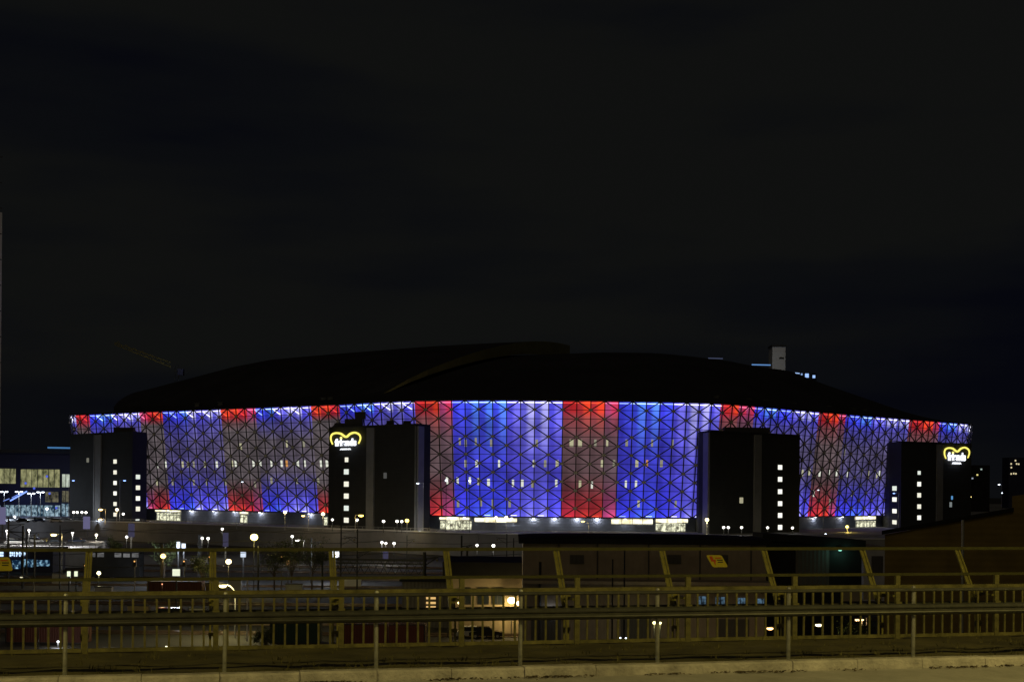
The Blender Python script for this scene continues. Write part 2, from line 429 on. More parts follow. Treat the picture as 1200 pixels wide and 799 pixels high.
# street lamps of the bridge road (they stand behind the photographer and light the foreground)
for s, lab in ((-13, 'tall sodium road lamp behind the camera, left one'), (16, 'tall sodium road lamp behind the camera, right one')):
    t = thing('street_lamp', lab, 'street lamp', 'road lamps on the bridge', loc=tuple(W(s, 4, ZR)), rz=AF)
    b = MB(); b.bar((0, 0, 0), (0, 0, 8.6), .09, 8, .05); b.bar((0, 0, 8.6), (0, 2.2, 9.0), .04, 6); b.build('pole', M['galv'], t)
    b = MB(); b.box((0, 2.5, 9.0), (.3, .8, .14)); b.build('luminaire', M['dark'], t)
    light((0, 2.5, 8.85), (1, .80, .21), 3900, t, .2)

# ================================================================== the arena
top_ctrl = [(-183, 556), (-173.5, 521), (-169.5, 508), (-152, 496), (-133, 481), (-110, 465.5), (-87, 449.6), (-58, 429.5), (-42, 414.5), (-27, 405.5), (-8, 401), (14, 400),
            (40, 401.5), (58, 405.5), (71, 413.5), (94, 437), (124, 466.5), (151, 492), (172, 511), (182, 524), (192, 560), (196, 610), (176, 680), (100, 730), (0, 745), (-100, 730), (-172, 680), (-190, 610)]
dense = [Vector((p[0], p[1])) for p in spline([(x, y, 0) for x, y in top_ctrl], 24, True)]
def arclen(c):
    L_ = [0]
    for a, b_ in zip(c, c[1:] + c[:1]): L_.append(L_[-1] + (b_ - a).length)
    return L_
AL = arclen(dense); TOT = AL[-1]
def at_len(s):
    s %= TOT; lo, hi = 0, len(AL) - 1
    while hi - lo > 1:
        m = (lo + hi) // 2
        if AL[m] <= s: lo = m
        else: hi = m
    a, b_ = dense[lo], dense[(lo + 1) % len(dense)]
    return a.lerp(b_, (s - AL[lo]) / max(1e-9, AL[lo + 1] - AL[lo]))
ZTOP, ZBOT = 48.6, 13.3
# phase: one column line must fall at px 593.75 on the front
best = None
for i in range(20000):
    s = TOT * i / 20000; p = at_len(s)
    if p.y < 420:
        x, _ = proj((p.x, p.y, ZTOP))
        if best is None or abs(x - 593.75) < best[0]: best = (abs(x - 593.75), s)
S0 = best[1]; NC = int(round(TOT / 4.26)); NC += NC % 2; PIT = TOT / NC
NR = 13
def normal_at(s):
    a, b_ = at_len(s - 3), at_len(s + 3); d = (b_ - a).normalized(); return Vector((d.y, -d.x))   # outward (front faces -Y)
TOPP = [at_len(S0 + PIT * i) for i in range(NC)]; NRM = [normal_at(S0 + PIT * i) for i in range(NC)]
def fac(i, u, off=0):                               # u = 1 top, 0 bottom; off = outwards
    i0 = math.floor(i); f = i - i0; a = TOPP[i0 % NC].lerp(TOPP[(i0 + 1) % NC], f); n = NRM[i0 % NC].lerp(NRM[(i0 + 1) % NC], f).normalized()
    q = a + n * (off - 4.2 * (1 - u)); return Vector((q.x, q.y, ZBOT + (ZTOP - ZBOT) * u))
def col_at(px, u=1.0):                              # front column position seen at px
    best = None
    for i in range(NC):
        j = i if i < NC / 2 else i - NC
        p, q = fac(j, u), fac(j + 1, u)
        if NRM[j % NC].y > -.15: continue
        x0, x1 = proj(p)[0], proj(q)[0]
        if x0 <= px < x1: return j + (px - x0) / (x1 - x0)
    return 0
arena = thing('arena', 'huge oval arena with facade lit in blue, white and red bands', 'arena', loc=(0, 560, ZP))
def ab(b, name, mats, parent=None):
    o = b.build(name, mats, parent or arena)
    if parent is None: o.location = Vector((0, -560, -ZP))
    return o
# structural lattice
b = MB(); r1, r2, r3 = .21, .23, .13
for i in range(NC):
    if NRM[i].y > .6: continue
    for j in range(NR + 1):
        u0 = j / NR; p = fac(i, u0)
        b.bar(p, fac(i + 1, u0), r3 if 0 < j < NR else .2)
        if j < NR:
            b.bar(p, fac(i, (j + 1) / NR), r1)
            # star nodes where (column + row-from-top) parity matches
            jt = NR - j                             # row line counted from the top
            if (i + jt) % 2 == 1: b.bar(p, fac(i + 1, (j + 1) / NR), r2)
            else: b.bar(fac(i, (j + 1) / NR), fac(i + 1, u0), r2)
ab(b, 'steel_lattice', M['steel'])
b = MB()
for i in range(NC):
    if NRM[i].y > .3: continue
    for j in range(1, NR):
        jt = NR - j
        if (i + jt) % 2 == 1:
            c = fac(i, j / NR, .05); n = Vector((NRM[i].x, NRM[i].y, 0)); tt = Vector((-n.y, n.x, 0)); z = Vector((0, 0, 1))
            pts = [c + tt * x + z * y for x, y in ((-.62, 0), (-.35, .42), (.35, .42), (.62, 0), (.35, -.42), (-.35, -.42))]
            b.hexa([q - n * .15 for q in pts], [q + n * .3 for q in pts])
ab(b, 'lattice_node_plates', M['node'])

# LED colours: bands read off along the facade (projected x at the top edge)
RED, ORG, PNK = (.92, .035, .03), (.95, .09, .02), (.85, .10, .25)
BLU, CYB, VIO, WHT = (.05, .06, .92), (.07, .20, 1.0), (.24, .20, .95), (.50, .47, 1.0)
bands = [(0, WHT), (86, RED), (102, BLU), (112, CYB), (128, VIO), (140, WHT), (157, PNK), (168, RED), (176, ORG), (184, PNK), (191, BLU), (204, CYB), (217, WHT), (228, VIO), (240, WHT), (252, PNK),
         (260, ORG), (274, RED), (284, PNK), (292, BLU), (304, CYB), (318, VIO), (328, WHT), (346, VIO), (357, PNK), (366, ORG), (380, RED), (390, PNK), (397, BLU), (414, CYB), (430, VIO), (448, WHT), (476, VIO), (482, PNK),
         (489, RED), (497, ORG), (513, PNK), (531, BLU), (545, CYB), (561, CYB), (577, CYB), (593, VIO), (610, WHT), (627, WHT), (643, VIO), (660, RED), (676, ORG), (692, ORG), (708, PNK), (726, BLU), (742, CYB), (757, CYB),
         (773, BLU), (787, VIO), (802, WHT), (829, VIO), (845, RED), (856, ORG), (873, PNK), (886, BLU), (898, CYB), (912, BLU), (926, VIO), (940, WHT), (955, VIO), (964, RED), (974, ORG), (986, PNK), (995, BLU), (1008, CYB), (1022, VIO), (1036, WHT), (1052, WHT),
         (1069, RED), (1080, ORG), (1095, PNK), (1104, BLU), (1114, CYB), (1124, WHT)]
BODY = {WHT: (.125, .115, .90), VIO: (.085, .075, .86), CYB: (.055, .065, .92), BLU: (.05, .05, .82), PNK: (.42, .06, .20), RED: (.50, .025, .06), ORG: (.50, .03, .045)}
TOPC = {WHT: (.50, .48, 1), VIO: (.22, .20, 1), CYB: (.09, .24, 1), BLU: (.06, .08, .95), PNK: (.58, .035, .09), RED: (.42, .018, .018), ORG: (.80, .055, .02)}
def led(px):
    c = bands[0][1]
    for x, k in bands:
        if px >= x: c = k
    return c
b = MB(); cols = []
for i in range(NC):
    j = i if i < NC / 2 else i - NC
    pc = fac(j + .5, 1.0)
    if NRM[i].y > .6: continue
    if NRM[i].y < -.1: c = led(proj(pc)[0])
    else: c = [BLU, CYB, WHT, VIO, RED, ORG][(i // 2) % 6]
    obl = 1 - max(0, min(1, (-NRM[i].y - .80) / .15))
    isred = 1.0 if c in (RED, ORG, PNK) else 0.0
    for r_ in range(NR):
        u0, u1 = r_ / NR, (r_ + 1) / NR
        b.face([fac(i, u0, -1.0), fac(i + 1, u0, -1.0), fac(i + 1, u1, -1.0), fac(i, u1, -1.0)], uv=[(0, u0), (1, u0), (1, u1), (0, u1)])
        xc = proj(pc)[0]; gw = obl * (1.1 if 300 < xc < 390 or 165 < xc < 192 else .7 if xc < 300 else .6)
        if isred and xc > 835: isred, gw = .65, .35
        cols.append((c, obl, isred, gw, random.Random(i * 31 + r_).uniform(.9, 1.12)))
lm = bpy.data.materials.new('painted_glow_screen'); lm.use_nodes = True; t = lm.node_tree; t.nodes.clear()  # self-lit surface: the wash of the LED bars is painted as emission gradients
def N(tp, **k):
    n = t.nodes.new(tp)
    for a, v in k.items(): setattr(n, a, v)
    return n
at = N('ShaderNodeAttribute', attribute_name='led'); ao = N('ShaderNodeAttribute', attribute_name='obl'); uvn = N('ShaderNodeUVMap', uv_map='UVMap'); sx = N('ShaderNodeSeparateXYZ')
def ramp(stops):
    r = N('ShaderNodeValToRGB'); r.color_ramp.interpolation = 'LINEAR'; els = r.color_ramp.elements
    els[0].position, els[1].position = stops[0][0], stops[-1][0]
    els[0].color = (*([stops[0][1]] * 3), 1); els[1].color = (*([stops[-1][1]] * 3), 1)
    for p_, v_ in stops[1:-1]:
        e_ = els.new(p_); e_.color = (v_, v_, v_, 1)
    return r
rf = ramp([(0, 1.25), (.07, .95), (.25, .74), (.42, .66), (.60, .68), (.8, .85), (1, 1.0)])      # front bays: LED wash up the wall, painted into the emission
ro = ramp([(0, 1.3), (.07, .9), (.16, .66), (.38, .38), (.60, .26), (.80, .50), (.91, .66), (.925, .95), (1, 1.0)])   # oblique bays: painted wash, dim in the middle
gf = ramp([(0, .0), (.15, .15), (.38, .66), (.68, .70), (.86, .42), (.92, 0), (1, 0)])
gc = N('ShaderNodeRGB'); gc.outputs[0].default_value = (.095, .078, .085, 1)  # dull ambient light on the screen, painted as grey emission
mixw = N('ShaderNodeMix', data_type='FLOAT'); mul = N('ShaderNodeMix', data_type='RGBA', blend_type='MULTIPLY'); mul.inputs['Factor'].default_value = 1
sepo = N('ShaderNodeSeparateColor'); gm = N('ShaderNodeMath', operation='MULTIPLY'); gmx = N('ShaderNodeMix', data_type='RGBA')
cu = ramp([(0, .80), (.35, .86), (.6, 1.08), (.9, 1.16), (1, 1.06)]); cs = ramp([(0, .05), (.35, .15), (.6, .95), (.9, 1.25), (1, 1.0)]); cs.color_ramp.elements[3].color = (1, 1, 1, 1)  # painted glow gradient across each cell, brighter to one side
em = N('ShaderNodeEmission'); om = N('ShaderNodeOutputMaterial'); l = t.links.new
l(uvn.outputs[0], sx.inputs[0]); l(sx.outputs['Y'], rf.inputs[0]); l(sx.outputs['Y'], ro.inputs[0]); l(sx.outputs['Y'], gf.inputs[0]); l(sx.outputs['X'], cu.inputs[0])
l(ao.outputs['Color'], sepo.inputs[0])
l(sepo.outputs[0], mixw.inputs['Factor']); l(rf.outputs[0], mixw.inputs[2]); l(ro.outputs[0], mixw.inputs[3])
att = N('ShaderNodeAttribute', attribute_name='ledtop'); tf = ramp([(0, .5), (.06, .2), (.15, 0), (.5, 0), (.72, .55), (1, 1)]); to = ramp([(0, .8), (.07, .2), (.12, 0), (.90, 0), (.925, 1), (1, 1)])  # paler glow painted in near the head and foot bars
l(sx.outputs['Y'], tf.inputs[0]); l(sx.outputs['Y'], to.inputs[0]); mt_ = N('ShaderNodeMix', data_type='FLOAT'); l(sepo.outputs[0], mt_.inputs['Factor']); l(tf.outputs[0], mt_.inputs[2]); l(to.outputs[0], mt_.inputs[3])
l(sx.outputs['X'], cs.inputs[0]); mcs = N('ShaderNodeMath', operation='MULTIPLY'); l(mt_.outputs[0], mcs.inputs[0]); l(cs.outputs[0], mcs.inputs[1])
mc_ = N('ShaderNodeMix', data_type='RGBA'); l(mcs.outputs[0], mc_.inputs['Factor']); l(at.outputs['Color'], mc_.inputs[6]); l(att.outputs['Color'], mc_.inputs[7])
# painted wash of the red bays fades more up the wall than the blue
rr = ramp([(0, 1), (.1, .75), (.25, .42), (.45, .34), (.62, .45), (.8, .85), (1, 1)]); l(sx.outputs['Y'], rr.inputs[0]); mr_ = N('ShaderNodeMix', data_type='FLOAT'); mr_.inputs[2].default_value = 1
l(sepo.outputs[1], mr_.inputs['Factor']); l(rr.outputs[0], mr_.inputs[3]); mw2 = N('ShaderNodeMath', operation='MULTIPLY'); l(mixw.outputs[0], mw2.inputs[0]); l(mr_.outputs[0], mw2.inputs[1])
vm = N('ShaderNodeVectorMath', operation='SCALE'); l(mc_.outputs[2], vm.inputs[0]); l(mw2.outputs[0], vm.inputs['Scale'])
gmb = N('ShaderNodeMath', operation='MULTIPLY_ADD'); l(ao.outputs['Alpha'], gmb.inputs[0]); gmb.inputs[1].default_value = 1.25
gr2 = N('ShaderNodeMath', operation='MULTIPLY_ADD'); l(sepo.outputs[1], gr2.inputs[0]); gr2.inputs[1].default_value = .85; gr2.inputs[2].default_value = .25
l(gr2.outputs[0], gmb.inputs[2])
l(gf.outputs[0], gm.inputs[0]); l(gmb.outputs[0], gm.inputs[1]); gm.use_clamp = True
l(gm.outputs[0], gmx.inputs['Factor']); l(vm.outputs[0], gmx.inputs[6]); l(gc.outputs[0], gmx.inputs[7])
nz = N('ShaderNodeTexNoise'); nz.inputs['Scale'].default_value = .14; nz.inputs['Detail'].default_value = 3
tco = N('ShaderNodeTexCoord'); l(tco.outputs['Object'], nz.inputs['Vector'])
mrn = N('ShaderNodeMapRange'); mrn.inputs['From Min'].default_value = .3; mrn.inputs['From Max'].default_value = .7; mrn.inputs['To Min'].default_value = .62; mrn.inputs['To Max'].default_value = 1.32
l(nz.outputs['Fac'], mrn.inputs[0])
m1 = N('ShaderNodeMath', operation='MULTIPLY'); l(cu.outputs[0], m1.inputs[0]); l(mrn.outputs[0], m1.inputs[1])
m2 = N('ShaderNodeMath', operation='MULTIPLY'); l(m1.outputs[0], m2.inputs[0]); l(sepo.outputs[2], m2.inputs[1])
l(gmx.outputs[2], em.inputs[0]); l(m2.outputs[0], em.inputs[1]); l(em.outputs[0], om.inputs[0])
clad = ab(b, 'painted_glow_cladding', lm)
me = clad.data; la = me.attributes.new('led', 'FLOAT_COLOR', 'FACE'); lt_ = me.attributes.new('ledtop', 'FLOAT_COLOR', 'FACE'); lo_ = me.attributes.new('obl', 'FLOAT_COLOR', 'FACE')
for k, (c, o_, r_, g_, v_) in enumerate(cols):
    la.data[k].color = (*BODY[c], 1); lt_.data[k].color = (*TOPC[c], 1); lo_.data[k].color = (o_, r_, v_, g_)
# LED bars at the head (and foot) of every column
lcol = {RED: 0, ORG: 1, PNK: 2, BLU: 3, CYB: 4, VIO: 5, WHT: 5}
lmats = [emit((1, .06, .05), 1.2), emit((1, .11, .04), 1.2), emit((1, .2, .4), 1.6), emit((.35, .5, 1), 1.6), emit((.6, .85, 1), 1.7), emit((.9, .88, 1), 1.9)]
bt, bb, gl = MB(), MB(), MB()
for i in range(NC):
    if NRM[i].y > -.1: continue
    c = led(proj(fac(i if i < NC / 2 else i - NC + .5, 1.0))[0]); k = lcol[c]
    j = i if i < NC / 2 else i - NC; c = led(proj(fac(j + .5, 1.0))[0]); k = lcol[c]
    bt.bar(fac(j, .984, -.7), fac(j + 1, .984, -.7), .17, 4, mi=k)
    if NRM[i].y < -.75:
        if (j % 2) == 0: bb.bar(fac(j + .3, .012, -.7), fac(j + .75, .012, -.7), .13, 4, mi=k)
    # slanted glints painted as thin glowing bars in the oblique top cells
    if -NRM[i].y < .93 and j % 2 == 0:
        sgn = 1 if NRM[i].x < 0 else -1
        gl.bar(fac(j + (.1 if sgn > 0 else .9), .975, -.5), fac(j + (.8 if sgn > 0 else .2), .93, -.5), .17, 4, mi=k)
ab(bt, 'head_light_bars', lmats); ab(bb, 'foot_light_bars', lmats); ab(gl, 'corner_glints', lmats)
# lit windows behind the screen
wm = [emit((.75, .72, .45), .6), emit((.85, .88, .75), .85), emit((.40, .38, .28), .65), emit((1, .45, .12), .6)]
wins = [(545, 519, 2), (575, 519, 2), (629, 519, 2), (670, 519, 0), (680, 519, 0), (698, 519, 2), (712, 519, 0), (735, 519, 2), (765, 519, 2), (789, 519, 2), (538, 517, 2), (557, 517, 2),
        (545, 543, 0), (558, 543, 1), (584.5, 543, 1), (625.5, 543, 1), (639, 543, 2), (653, 543, 0), (706, 543, 0), (720, 543, 2), (747, 543, 0), (759, 543, 3), (776, 543, 2),
        (523, 563, 1), (535.5, 563, 1), (550, 563, 1), (560, 564, 0), (572, 565, 1), (601, 566, 1), (612, 566, 1), (624, 567, 2), (652, 566, 1), (680, 567, 0), (694, 568, 1), (734, 567, 1), (746, 567, 1), (536, 590, 2), (563, 589, 2), (577, 589, 2), (597, 590, 2), (749, 590, 0), (793, 590, 2),
        (295, 543, 1), (303, 543, 1), (316, 543, 1), (328, 543, 1), (334, 543, 3), (347, 543, 1), (355, 543, 1), (374, 543, 1), (381, 543, 1), (334, 520, 0), (354, 520, 2), (316, 563, 2), (346, 563, 2), (371, 564, 2), (297, 568, 2),
        (182, 545, 1), (192, 544, 1), (212, 544, 0), (218, 544, 2), (225, 544, 2), (238, 544, 0), (252, 544, 1), (270, 543, 0), (274, 543, 1), (280, 523, 0), (182, 565, 0), (200, 565, 2), (225, 565, 2), (240, 565, 2), (262, 565, 2),
        (943, 554, 0), (951, 553, 0), (963, 555, 1), (974, 554, 1), (983, 554, 1), (996, 555, 1), (1012, 555, 2), (1020, 555, 0), (1033, 555, 1), (1030, 557, 0), (992, 530, 0), (956, 578, 1), (1001, 578, 2), (975, 588, 2)]
for px, py, k in wins:
    u = .3
    for _ in range(4):
        i = col_at(px, u); q = fac(i, u, -.9); z = Zat(px, py, q.y); u = (z - ZBOT) / (ZTOP - ZBOT)
    wv_ = .07 + .04 * random.random(); b = MB(); h = .031
    if 585 < px < 700 and k == 0 and py < 520: wv_ = .14
    b.hexa([fac(i - wv_, u - h, -.95), fac(i + wv_, u - h, -.95), fac(i + wv_, u - h, -.75), fac(i - wv_, u - h, -.75)],
           [fac(i - wv_, u + h, -.95), fac(i + wv_, u + h, -.95), fac(i + wv_, u + h, -.75), fac(i - wv_, u + h, -.75)])
    ab(b, 'lit_window', wm[k])
# base wall, soffit
INB = -4.0
def base(i, z, off=0):
    q = fac(i, 0, INB + off); return Vector((q.x, q.y, z))
b = MB(); so_ = MB()
for i in range(NC):
    b.face([base(i, ZP - .1), base(i + 1, ZP - .1), base(i + 1, ZBOT + .15), base(i, ZBOT + .15)])
    so_.face([fac(i, 0, .2) - Vector((0, 0, .25)), fac(i + 1, 0, .2) - Vector((0, 0, .25)), base(i + 1, ZBOT - .25, -1), base(i, ZBOT - .25, -1)])
ab(b, 'base_wall', M['base']); ab(so_, 'soffit', M['dark'])
def base_at(px): 
    for i in range(NC):
        j = i if i < NC / 2 else i - NC
        if NRM[j % NC].y > -.15: continue
        x0, x1 = proj(base(j, 11))[0], proj(base(j + 1, 11))[0]
        if x0 <= px < x1: return j + (px - x0) / (x1 - x0)
    return 0
shop = room('entrance_hall_light', (.10, .09, .06), (1.2, 1.2, .85), 1.0, (.9, .9, .8), .38, .6)
shop2 = room('canopy_lights', (.8, .65, .3), (1.9, 1.8, 1.3), 1.0, (.5, .5, .5), .3, .6)
def opening(name, x0, x1, z0, z1, m, off=.12, frames=0):
    i0, i1 = base_at(x0), base_at(x1); k = max(1, int(abs(i1 - i0) * 2)); b = MB()
    for n_ in range(k):
        a, c = i0 + (i1 - i0) * n_ / k, i0 + (i1 - i0) * (n_ + 1) / k
        b.hexa([base(a, z0, off - .2), base(c, z0, off - .2), base(c, z0, off), base(a, z0, off)], [base(a, z1, off - .2), base(c, z1, off - .2), base(c, z1, off), base(a, z1, off)])
    o = ab(b, name, m)
    if frames:
        f = MB()
        for n_ in range(frames + 1):
            a = i0 + (i1 - i0) * n_ / frames; f.bar(base(a, z0, off + .08), base(a, z1, off + .08), .10)
        for z in (z0 + .1, (z0 + z1) / 2 + .6, z1 - .05): f.bar(base(i0, z, off + .08), base(i1, z, off + .08), .10)
        f.build('door_frames', M['dark'], o)
    return o
opening('entrance_doors', 516, 553, ZP, ZP + 2.9, shop, .12, 6)
opening('clerestory_window', 515, 551, ZP + 3.0, ZBOT - .35, shop2, .12, 3)
opening('clerestory_window', 556, 606, ZP + 2.5, ZBOT - .3, shop2, .12, 4)
opening('clerestory_window', 716, 765, ZP + 2.2, ZBOT - .3, shop2, .12, 4)
opening('clerestory_window', 768, 806, ZP + 2.7, ZBOT - .3, shop2, .12, 3)
opening('entrance_doors', 768, 803, ZP, ZP + 2.6, shop, .12, 6)
opening('entrance_doors', 184, 212, ZP, ZP + 3.0, shop, .12, 7)
opening('clerestory_window', 182, 212, ZP + 3.2, ZBOT - .3, shop2, .12, 2)
opening('entrance_doors', 282, 290, ZP, ZP + 2.9, shop, .12, 2)
opening('clerestory_window', 281, 291, ZP + 3.1, ZBOT - .3, shop2, .12, 1)
opening('entrance_doors', 380, 384, ZP, ZP + 2.9, shop, .12, 1)
opening('entrance_doors', 1003, 1026, ZP, ZP + 2.3, shop, .12, 6)
opening('clerestory_window', 1002, 1026, ZP + 2.7, ZBOT - .3, shop2, .12, 2)
for x in (600, 650, 700, 199, 225, 252, 276, 287, 306, 364, 528, 545, 625, 676, 732, 953, 985, 1016):  # opening entries are extra fixtures, added to brighten the dark centre wall
    i = base_at(x); p = base(i, ZBOT - .45, .9); o = MB(); o.box(p, (.5, .5, .14)); fx = ab(o, 'downlight', emit(WHITE, 5))
    light(p - Vector((0, 0, .25)) - Vector((0, 560, ZP)), (1, .96, .85), 150, arena, .12)

# roof: a long vault, its left half a raised shell
HM = [(-200, 49), (-150, 51), (-112, 61), (-66, 71.5), (-20, 75), (21.6, 76.7), (35, 77.4), (56, 77.5), (70, 76.7), (87, 75.2), (97.5, 73.4), (111.5, 72.1), (123.7, 67.7), (146, 60.5), (157, 56.4), (171, 52), (200, 49.5)]
HS = [(-200, 56), (-172, 57), (-150, 60.8), (-130, 66.2), (-112.5, 70.9), (-97, 73.8), (-66, 76.2), (-30, 78.6), (0, 80.3), (25, 81.6)]
def interp(T, x):
    if x <= T[0][0]: return T[0][1]
    for (a, c), (d, e_) in zip(T, T[1:]):
        if x <= d: return c + (e_ - c) * (x - a) / (d - a)
    return T[-1][1]
RY = 560.0
b = MB(); K = 16
def rp_(i, k, T=HM):
    p = TOPP[i % NC]; tt = k / K; q = Vector((p.x * (1 - .16 * tt), p.y + (RY - p.y) * tt))
    g = math.sin(tt * math.pi / 2) ** .9
    return Vector((q.x, q.y, ZTOP + .3 + max(0, interp(T, q.x) - ZTOP) * g * (q.y * 0 + 1)))
for i in range(NC):
    for k in range(K): b.face([rp_(i, k), rp_(i + 1, k), rp_(i + 1, k + 1), rp_(i, k + 1)])
ab(b, 'roof', M['roof'])
b = MB()
for i in range(NC): b.bar(fac(i, 1) + Vector((0, 0, .12)), fac(i + 1, 1) + Vector((0, 0, .12)), .32)
ab(b, 'roof_gutter', M['dark'])
def front_y(x):
    c = [(abs(p.x - x), p.y) for p, n in zip(TOPP, NRM) if n.y < 0]; return min(c)[1]
def se(t_): return -42 + 66 * t_ ** .8               # plan line of the shell's open end
def sz(x, t_):
    fy = front_y(x) + 9; y = fy + (RY - fy) * t_
    edge_z = ZTOP + 3.0 + max(0, interp(HS, x) - ZTOP - 2) * math.sin(t_ * math.pi / 2) ** .75
    return Vector((x, y, edge_z))
b = MB(); e2 = MB(); NX, NT = 24, 14; pr = []
for a in range(NT + 1):
    t_ = a / NT; pr.append([sz(-152 + (se(t_) + 152) * c / NX, t_) for c in range(NX + 1)])
for a in range(NT):
    for c in range(NX): b.face([pr[a][c], pr[a][c + 1], pr[a + 1][c + 1], pr[a + 1][c]])
    for c in range(NX):
        if a == 0: b.face([pr[0][c] - Vector((0, 0, 6)), pr[0][c + 1] - Vector((0, 0, 6)), pr[0][c + 1], pr[0][c]])
    th = 6.0 * (a / NT) ** .7 + .3; th2 = 6.0 * ((a + 1) / NT) ** .7 + .3
    e2.face([pr[a][NX], pr[a][NX] - Vector((0, 0, th)), pr[a + 1][NX] - Vector((0, 0, th2)), pr[a + 1][NX]])
sh = ab(b, 'roof_shell', M['roof']); e2.build('shell_end_fascia', M['roofend'], sh)
# little roof vents along the front edge and a plant room
for px in (852, 893, 912, 945, 985, 1014, 1027, 219, 246, 367, 375):
    i = col_at(px); p = fac(i, 1, -5); b = MB(); b.box(p + Vector((0, 0, 1.6)), (1.6, 1.6, 2.2)); b.box(p + Vector((0, 0, 2.8)), (2.0, 2.0, .2)); ab(b, 'roof_vent', M['steel'])

# stair towers standing against the facade
def face_pt(p0, p1, px, py, off=0):                 # seen position on a vertical face through two plan points
    d = ray(px, py); u = Vector((p1.x - p0.x, p1.y - p0.y)); n = Vector((u.y, -u.x)).normalized()
    t_ = (n.x * p0.x + n.y * p0.y + off) / (n.x * d.x + n.y * d.y)
    return Vector((d.x * t_, t_, EYE + d.z * t_))
def tower(pts, ztop, strips, windows, dim, label=None):
    """pts: (px, Y) along the front from left to right; closed behind inside the arena"""
    pl = [Vector((XZ(px, Y, 25), Y)) for px, Y in pts]
    c = sum(pl, Vector((0, 0))) / len(pl)
    b = MB(); poly = [(p.x, p.y) for p in pl]
    back = [(pl[-1].x * (pl[-1].y + 26) / pl[-1].y, pl[-1].y + 26), (pl[0].x * (pl[0].y + (26 if pl[0].x < 0 else 10)) / pl[0].y, pl[0].y + 26)]
    b.prism(poly + back, ZP - .1, ztop); b.prism([(x, y - .35) for x, y in poly] + [(back[0][0], back[0][1]), (back[1][0], back[1][1])], ztop, ztop + .4)
    tw = ab(b, 'stair_tower', M['tower'])
    for s0, s1, x0, x1 in strips:                   # light vertical pilasters
        A, B_ = pl[s0], pl[s1]
        q0, q1 = face_pt(A, B_, x0, 560, .0), face_pt(A, B_, x1, 560, .0); o = MB(); n = Vector(((B_ - A).y, -(B_ - A).x)).normalized() * .5
        o.prism([(q0.x - n.x * .1, q0.y - n.y * .1), (q0.x + n.x, q0.y + n.y), (q1.x + n.x, q1.y + n.y), (q1.x - n.x * .1, q1.y - n.y * .1)], ZP - .1, ztop - .3)
        o.build('pilaster', M['strip'], tw)
    for s0, s1, wl, ww, hh, mt in windows:
        A, B_ = pl[s0], pl[s1]; n = Vector(((B_ - A).y, -(B_ - A).x)).normalized()
        for px, py in wl:
            ww_, hh_ = ww * .84, hh * .84; q0, q1 = face_pt(A, B_, px - ww_ / 2, py - hh_ / 2), face_pt(A, B_, px + ww_ / 2, py + hh_ / 2); o = MB()
            if q0.z < ZP + .2: continue
            o.hexa([(q0.x - n.x * .1, q0.y - n.y * .1, q1.z), (q0.x + n.x * .12, q0.y + n.y * .12, q1.z), (q1.x + n.x * .12, q1.y + n.y * .12, q1.z), (q1.x - n.x * .1, q1.y - n.y * .1, q1.z)],
                   [(q0.x - n.x * .1, q0.y - n.y * .1, q0.z), (q0.x + n.x * .12, q0.y + n.y * .12, q0.z), (q1.x + n.x * .12, q1.y + n.y * .12, q0.z), (q1.x - n.x * .1, q1.y - n.y * .1, q0.z)])
            o.build('stair_window', random.choice([mt, WV1, WV2]) if mt is WW else mt, tw)
    return tw, pl
WV1 = emit((1, .97, .80), .95); WV2 = emit((.93, 1, .90), .85); WW = emit((1, .99, .88), 1.15); WD = emit((.16, .16, .13), 1.0)
T1, p1 = tower([(82, 492), (112, 476), (155, 459), (172, 468)], 40.2, [(0, 1, 110.8, 112), (1, 2, 112.6, 119)],
    [(1, 2, [(135, y) for y in (540.6, 553.2, 565.6, 577.8, 590.2, 602.6)], 4.2, 5.6, WW), (2, 3, [(161.5, y) for y in (558.6, 571.2, 583.7, 596)], 5.4, 6.2, WW), (2, 3, [(161, 608.8)], 5, 2, WW), (0, 1, [(103, 539)], 3, 6, WD)], None)
T2, p2 = tower([(385, 413), (430, 400), (440, 397), (488, 385), (504, 392)], 40.2, [(1, 2, 430.5, 439), (2, 3, 487.2, 487.8), (3, 4, 488.4, 495)],
    [(0, 1, [(406.3, 538.5)], 4.4, 6.4, WW), (0, 1, [(406, y) for y in (552.6, 567, 581, 595.2, 609.2)], 6.2, 7.2, WW), (2, 3, [(451.5, 557)], 4, 8, emit((.07, .07, .065), 1))], None)
T3, p3 = tower([(819, 402), (832, 391), (883, 404), (891, 406), (937, 418)], 39.3, [(0, 1, 825.5, 831.5), (2, 3, 883, 891)],
    [(3, 4, [(914, y) for y in (547.4, 561.4, 575.8, 589.8, 603.6, 617.6)], 5.4, 6.6, WW), (1, 2, [(868.6, 586)], 4.6, 8, emit((.36, .34, .22), 1))], None)
T4, p4 = tower([(1042, 476), (1056, 463), (1097, 471), (1104, 472.5), (1138, 481)], 39.3, [(2, 3, 1097, 1104)],
    [(0, 1, [(1048.4, y) for y in (572, 585, 598.6, 611.6)], 5.6, 6.2, WW), (1, 2, [(1077, 553.8)], 3.8, 5.2, WW), (1, 2, [(1077, y) for y in (567, 580, 593.3, 606.3)], 4.8, 6.2, WW), (1, 2, [(1077, 618)], 4.8, 2, WW), (3, 4, [(1114, 591)], 3, 7, emit((.18, .2, .2), 1)), (3, 4, [(1115.5, 583)], 2, 5, emit((.1, .3, .6), 1))], None)
